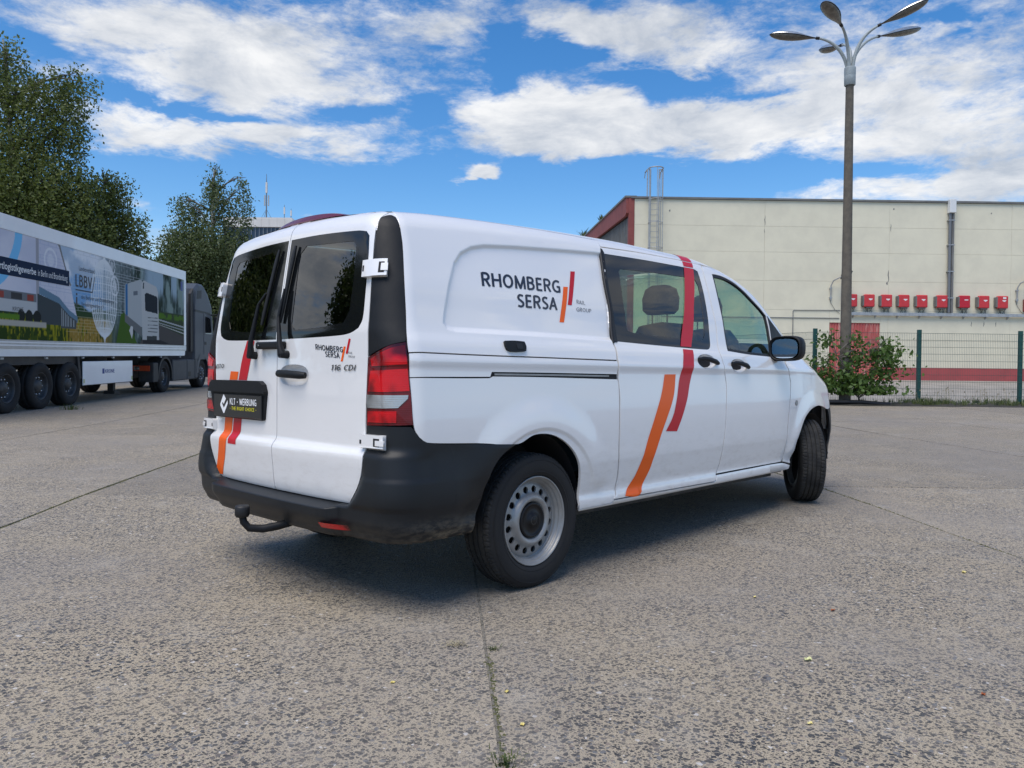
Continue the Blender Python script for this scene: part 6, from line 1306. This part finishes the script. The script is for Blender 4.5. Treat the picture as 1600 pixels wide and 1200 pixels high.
text_flat('lettering','Transportlogistikgewerbe',(-3.55,YP-.002,2.84),ex,ez,2.0,.19,M['pale_print'],tr,.012)
text_flat('lettering','Landesverband',(.38,YP,3.20),ex,ez,.82,.11,M['dark_print'],tr)
text_flat('lettering','LBBV',(.20,YP,2.80),ex,ez,.86,.30,M['dark_print'],tr,.025); MB().add([(.20,YP,2.715),(1.08,YP,2.715),(1.22,YP,3.12),(1.19,YP,3.12),(1.055,YP,2.745),(.20,YP,2.745)],[(0,1,4,5),(1,2,3,4)]).build('emblem_line',M['dark_print'],tr)
text_flat('lettering','des Berliner und Brandenburger',(.48,YP,2.50),ex,ez,1.85,.13,M['dark_print'],tr); text_flat('lettering','Verkehrsgewerbes e.V.',(.48,YP,2.33),ex,ez,1.25,.13,M['dark_print'],tr)
MB().add([(.22,YP,2.36),(.29,YP,2.36),(.29,YP,2.56),(.22,YP,2.56)],[(0,1,2,3)]).add([(.22,YP,2.60),(.29,YP,2.60),(.29,YP,2.65),(.22,YP,2.65)],[(0,1,2,3)]).build('info_mark',M['dark_print'],tr)['kind']='stuff'
text_flat('lettering','KRONE',(-2.45,YP,2.08),ex,ez,.40,.09,M['dark_print'],tr)
MB().add([(7.42,YP,3.30),(7.60,YP,3.30),(7.60,YP,3.60),(7.42,YP,3.60)],[(0,1,2,3)]).build('corner_sticker',M['blue_print'],tr)
# running gear
MB().box(XR_,XF_-.9,-.55,-.40,.85,1.14).box(XR_,XF_-.9,.40,.55,.85,1.14).box(-3.9,.4,YS+.06,YS+.12,.98,1.15).build('chassis',M['dark_plastic'],tr)
MB().prism([(.30,1.16),(.40,1.16),(.50,.62),(.40,.62)],-1.26,-.6,'y').build('mudguard_stay',M['dark_plastic'],tr)
MB().box(.58,3.50,-1.24,-.55,.44,1.02).build('pallet_box_inside',M['dark_plastic'],tr)
MB().box(.58,3.52,-1.262,-1.235,.45,1.03,.008).build('pallet_box',M['trailer_white'],tr); text_flat('lettering','KRONE',(1.78,-1.2645,.72),ex,ez,.56,.10,M['blue_print'],tr,.02); MB().add([(1.62,-1.2645,.71),(1.74,-1.2645,.71),(1.74,-1.2645,.84),(1.62,-1.2645,.84)],[(0,1,2,3)]).build('maker_mark',M['blue_print'],tr)
for x in (.62,3.46): MB().box(x-.03,x+.03,-1.27,-1.262,.50,.60).build('corner_plate',M['leaf_pale'],tr)
for k in (-1,1): MB().box(3.0,3.15,min(k*.8,k*.95),max(k*.8,k*.95),.20,1.1).box(2.92,3.25,min(k*.74,k*1.02),max(k*.74,k*1.02),.12,.199).build('landing_leg',M['dark_plastic'],tr)
for i in range(8): x=-4.6+i*1.7; MB().box(x,x+.10,YS-.016,YS+.02,1.10,1.14).build('side_marker',M['galv'],tr)
def truck_wheel(parent,x,y,flip=1,front=False,name='wheel'):
    w=bpy.data.objects.new(name,None); COL.objects.link(w); w.parent=parent; w.location=(x,y,.515)
    if flip<0: w.rotation_euler=(0,0,PI)
    mb=MB(); prof=[(.285,-.13),(.31,-.155),(.38,-.175),(.455,-.168),(.495,-.15),(.513,-.12)]; pr=prof+[(.515,-.06),(.507,-.058),(.507,-.05),(.515,-.048),(.515,.048),(.507,.05),(.507,.058),(.515,.06)]+[(r,-h) for r,h in prof[::-1]]
    mb.lathe(pr,(0,0,0),'y',96,True,lambda r,h,k,i:r-.008 if (r>.49 and abs(h)>.10 and k%4==0) else r); mb.build('tyre',M['rubber'],w)
    mb=MB(); d=-.03 if not front else .10
    mb.lathe([(.285,.12),(.29,-.135),(.298,-.145),(.292,-.150),(.280,-.140),(.268,-.10),(.262,-.03 if not front else -.12),(.20,-.02 if not front else -.14),(.165,-.035 if not front else -.13),(.15,-.07 if not front else -.16),(.10,-.12 if not front else -.19),(.0,-.125 if not front else -.195)],(0,0,0),'y',40); mb.build('rim',M['rimdark'],w)
    mb=MB()
    for i in range(10):
        a=2*PI*i/10; yy=-.045 if not front else -.145
        mb.lathe([(.018,0),(.018,-.03),(.008,-.042),(0,-.042)],(.185*math.cos(a),yy,.185*math.sin(a)),'y',8)
        a+=.31; mb.lathe([(.022,0),(.020,-.006),(0,-.007)],(.232*math.cos(a),yy+.015,.232*math.sin(a)),'y',8)
    mb.build('wheel_nuts',M['chrome'],w)['kind']='stuff'; return w
M['rimdark']=mottled('dark_truck_rim',(.03,.032,.035),(.06,.06,.06),6,.5)
for x in (0,-1.31,-2.62):
    truck_wheel(tr,x,-1.09); truck_wheel(tr,x,1.09,-1); MB().tube([(x,-1,.515),(x,1,.515)],.09,8).build('axle',M['dark_plastic'],tr)
# tractor unit
ca=tempty('truck_tractor',6.14,0,'dark grey tractor unit with high roof cab coupled to the white trailer','truck')
XW=3.72
truck_wheel(ca,0,-1.04); truck_wheel(ca,0,1.04,-1); truck_wheel(ca,XW,-1.03,1,True); truck_wheel(ca,XW,1.03,-1,True)
MB().box(-1.0,XW+.5,-.45,-.33,.75,1.02).box(-1.0,XW+.5,.33,.45,.75,1.02).box(-.5,.6,-.5,.5,1.02,1.12).build('chassis',M['dark_plastic'],ca)
for k in (-1,1):
    v=[];n_=18
    for i in range(n_+1):
        a=-.15+(PI+.3)*i/n_; 
        for yy in (.82,1.24): v.append((.60*math.cos(a),k*yy,.52+.60*math.sin(a)))
    mb=MB().add(v,[(2*i,2*i+1,2*i+3,2*i+2) for i in range(n_)],True)
    v=[];
    for i in range(n_+1):
        a=-.15+(PI+.3)*i/n_
        for r in (.545,.62): v.append((r*math.cos(a),k*1.24,.52+r*math.sin(a)))
    mb.add(v,[(2*i,2*i+1,2*i+3,2*i+2) for i in range(n_)]); mb.build('mudguard',M['dark_plastic'],ca)
    MB().box(-1.02,-.62,min(k*.8,k*1.24),max(k*.8,k*1.24),.36,.95,.02).build('mud_flap',M['dark_plastic'],ca)
    MB().box(-1.10,-1.04,min(k*.55,k*1.15),max(k*.55,k*1.15),.70,.86).build('tail_light',M['amber'],ca)
    MB().box(-1.11,-1.10,min(k*.70,k*.86),max(k*.70,k*.86),.72,.84).build('reversing_lamp',M['lens_clear'],ca)
    MB().box(.66,XW-.62,min(k*.78,k*1.235),max(k*.78,k*1.235),.32,1.02,.03).build('side_skirt',M['skirt'],ca) if 'skirt' in M else None
M['skirt']=mottled('grey_skirt_panel',(.035,.04,.048),(.045,.05,.058),2,.55)
for k in (-1,1):
    y0,y1=sorted((k*.78,k*1.235)); MB().box(.66,2.0,y0,y1,.34,1.03,.03).build('side_skirt',M['skirt'],ca); MB().box(2.02,XW-.60,y0,y1,.34,1.03,.03).build('side_skirt',M['skirt'],ca)
    MB().box(2.15,2.40,min(k*1.20,k*1.24),max(k*1.20,k*1.24),.45,.62).build('skirt_vent',M['seal'],ca)
MB().box(-1.25,-1.15,-.12,.12,1.05,1.16).build('marker_plate',M['trailer_white'],ca)
# cab shell from side profile sections
XB,XN=XW-.92,XW+1.36
sect=[(-1.24,[(XB,1.0),(XB,3.02),(XB+.06,3.42),(XB+.62,3.62),(XB+1.05,3.58),(XN-.55,3.10),(XN-.12,2.62),(XN-.02,1.75),(XN,1.12),(XN,1.0)])]
def cab_ring(y,inset):
    P_=[(XB+inset*.3,1.02),(XB+inset*.3,3.0-inset),(XB+.07+inset*.3,3.50-inset*1.2),(XB+.50,3.72-inset*1.4),(XB+1.0,3.72-inset*1.4),(XB+1.45,3.50-inset*1.5),(XN-.34,3.02-inset),(XN-.20-inset*.5,2.55),(XN-.06-inset,1.80),(XN-inset,1.30),(XN-inset,1.02)]
    return [(a,y,b) for a,b in P_]
ys=[(-1.245,.16),(-1.235,.06),(-1.16,.0),(1.16,.0),(1.235,.06),(1.245,.16)]; rings=[cab_ring(y,i_) for y,i_ in ys]; nR=len(rings[0]); v=[p for r in rings for p in r]
f=[(i*nR+j,i*nR+(j+1)%nR,(i+1)*nR+(j+1)%nR,(i+1)*nR+j) for i in range(len(rings)-1) for j in range(nR)]+[tuple(range(nR)),tuple(range((len(rings)-1)*nR,len(rings)*nR))[::-1]]
MB().add(v,f).build('cab_body',M['cab_grey'],ca)
for k in (-1,1):
    def sp(name,pts,mat,o,th=.02,par=ca):
        y=k*(1.245+o); return MB().prism(pts,min(y,y-k*th),max(y,y-k*th),'y').build(name,mat,par)
    dr_=sp('door',[(XN-1.28,1.15),(XN-1.30,2.70),(XN-.52,2.62),(XN-.32,1.95),(XN-.26,1.15)],M['cab_grey'],.008)
    sp('side_window',[(XN-1.14,1.95),(XN-1.14,2.60),(XN-.58,2.52),(XN-.40,1.95)],M['frit'],.014,par=ca); sp('roof_vent',[(XB+.22,3.15),(XB+.30,3.44),(XB+.75,3.50),(XB+.72,3.20)],M['seal'],.004,par=ca)
    sp('cab_moulding',[(XB+.02,2.70),(XB+.02,2.78),(XN-.6,2.74),(XN-.45,2.66)],M['seal'],.006); sp('door_handle',[(XN-1.20,1.55),(XN-1.20,1.66),(XN-1.02,1.66),(XN-1.02,1.55)],M['seal'],.018)
    # lower cab: wheel arch and steps
    v=[];n_=16
    for i in range(n_+1):
        a=PI*i/n_
        for r in (.56,.74): v.append((XW+r*math.cos(a),k*1.255,.55+min(r*math.sin(a)*1.02,.66)))
    MB().add(v,[(2*i,2*i+1,2*i+3,2*i+2) for i in range(n_)]).build('arch_trim',M['cab_grey'],ca)
    y0,y1=sorted((k*.9,k*1.25)); MB().box(XW+.60,XN,y0,y1,.36,1.05,.04).build('step_panel',M['cab_grey'],ca); MB().box(XB+.0,XW-.60,y0,y1,.36,1.08,.03).build('step_panel',M['skirt'],ca)
    MB().box(XN-.36,XN-.24,min(k*1.30,k*1.52),max(k*1.30,k*1.52),2.0,2.62,.03).tube([(XN-.4,k*1.2,2.66),(XN-.30,k*1.42,2.68)],.03,6).build('mirror_arm',M['seal'],ca)
MB().box(XN-.01,XN+.04,-1.16,1.16,.40,1.25,.03).build('front_bumper',M['cab_grey'],ca)
sh=MB(); sh.prism([(XB-.30,1.3),(XB-.28,3.3),(XB-.02,3.5),(XB-.02,1.3)],-1.20,-1.12,'y'); sh.prism([(XB-.30,1.3),(XB-.28,3.3),(XB-.02,3.5),(XB-.02,1.3)],1.12,1.20,'y'); sh.build('air_deflector',M['seal'],ca)

# =====================================================================  distant tower block and its roof masts
M['tower_white']=mottled('off_white_tower_band',(.66,.63,.59),(.58,.55,.51),.3,.85); M['tower_glass']=material('dark_blue_tower_glass',(.02,.032,.06),.15); M['tower_fin']=material('grey_tower_mullion',(.20,.22,.25),.5)
TS=120.; kx=TS/1198
def tl(px_): return (px_-800)*kx
tw=empty('tower_block',yard(TS,-37.6,1.15),YAW-PI/2,'distant office tower with white roof band and dark blue glass rising behind the van','building')
W0,W1=-3.6,3.9
MB().box(W0-4.0,W1-.25,0,12,0,22.4).build('glass_wall',M['tower_glass'],tw)
top_=MB(); top_.prism([(W0-4.1,22.4),(W1-.1,22.4),(W1-.9,23.9),(W0-4.1,23.9)],-.3,12.3,'y'); 
for i in range(6): x=W0+i*1.22-.5; MB().box(x,x+1.17,-.34,-.30,22.42,23.7).build('band_panel',M['tower_white'],tw)
top_.build('roof_band',M['tower_white'],tw)
for i in range(10):
    x=W0-1.0+i*.62
    for a,b in ((17.0,22.38),(11.5,16.8)): MB().box(x,x+.09,-.10,0,a,b).build('mullion',M['tower_fin'],tw)
for z in (16.8,19.6): MB().box(W0-4,W1-.25,-.06,0,z,z+.12).build('window_band',M['tower_fin'],tw)
MB().box(W1-2.0,W1-1.62,-.35,0,8,22.4).build('corner_pillar',M['tower_white'],tw)
MB().box(-3.2,.9,2,6,23.9,24.25).build('roof_plant',M['tower_fin'],tw)
def mast(l,h,kind,label):
    o=empty('antenna_mast',yard(TS+3,l,25.05),YAW-PI/2,label,'antenna',group='antenna masts on the tower roof')
    MB().tube([(0,0,0),(0,0,h*.78),(0,0,h)],[.11,.07,.03] if kind else [.06,.05,.03],6).build('mast_pole',M['pipe_grey'],o)
    if kind:
        MB().box(-.13,.13,-.13,.13,h*.60,h*.82).build('panel_antenna',M['tower_white'],o)
        for x in (-.28,.32): MB().box(x-.09,x+.09,-.1,.1,h*.33,h*.55).build('panel_antenna',M['galv'],o)
        for x in (-1.15,-.55,.95): MB().tube([(0,0,h*.26),(x,.2,0.15)],.025,4).build('stay',M['pipe_grey'],o)
    else: MB().box(-.10,.10,-.1,.1,h*.45,h*.85).build('panel_antenna',M['tower_white'],o)
mast(tl(414.5)*1.025,7.6,True,'tallest antenna mast with stays on the distant tower roof'); mast(tl(442.5)*1.025,2.7,False,'short antenna mast in the middle of the tower roof edge'); mast(tl(453)*1.025,2.1,False,'shortest antenna mast at the right corner of the tower roof')
# weeds growing on the gable coping
mb=MB(); rg=np.random.default_rng(4)
for (y,h) in ((21.,.9),(20.3,.5),(10.,.35),(9.,.3)):
    blades(mb,np.array([-.25,y,10.45+(ZB-10.4)*y/Ls]),26,h,.18,rg,.03)
o=mb.build('roof_weeds',M['grass'],None,False); o.matrix_world=Matrix.Translation(BO)@Matrix.Rotation(BA,4,'Z'); prop(o,'small weeds sprouting from the red gable edge of the warehouse','weeds',kind='stuff')
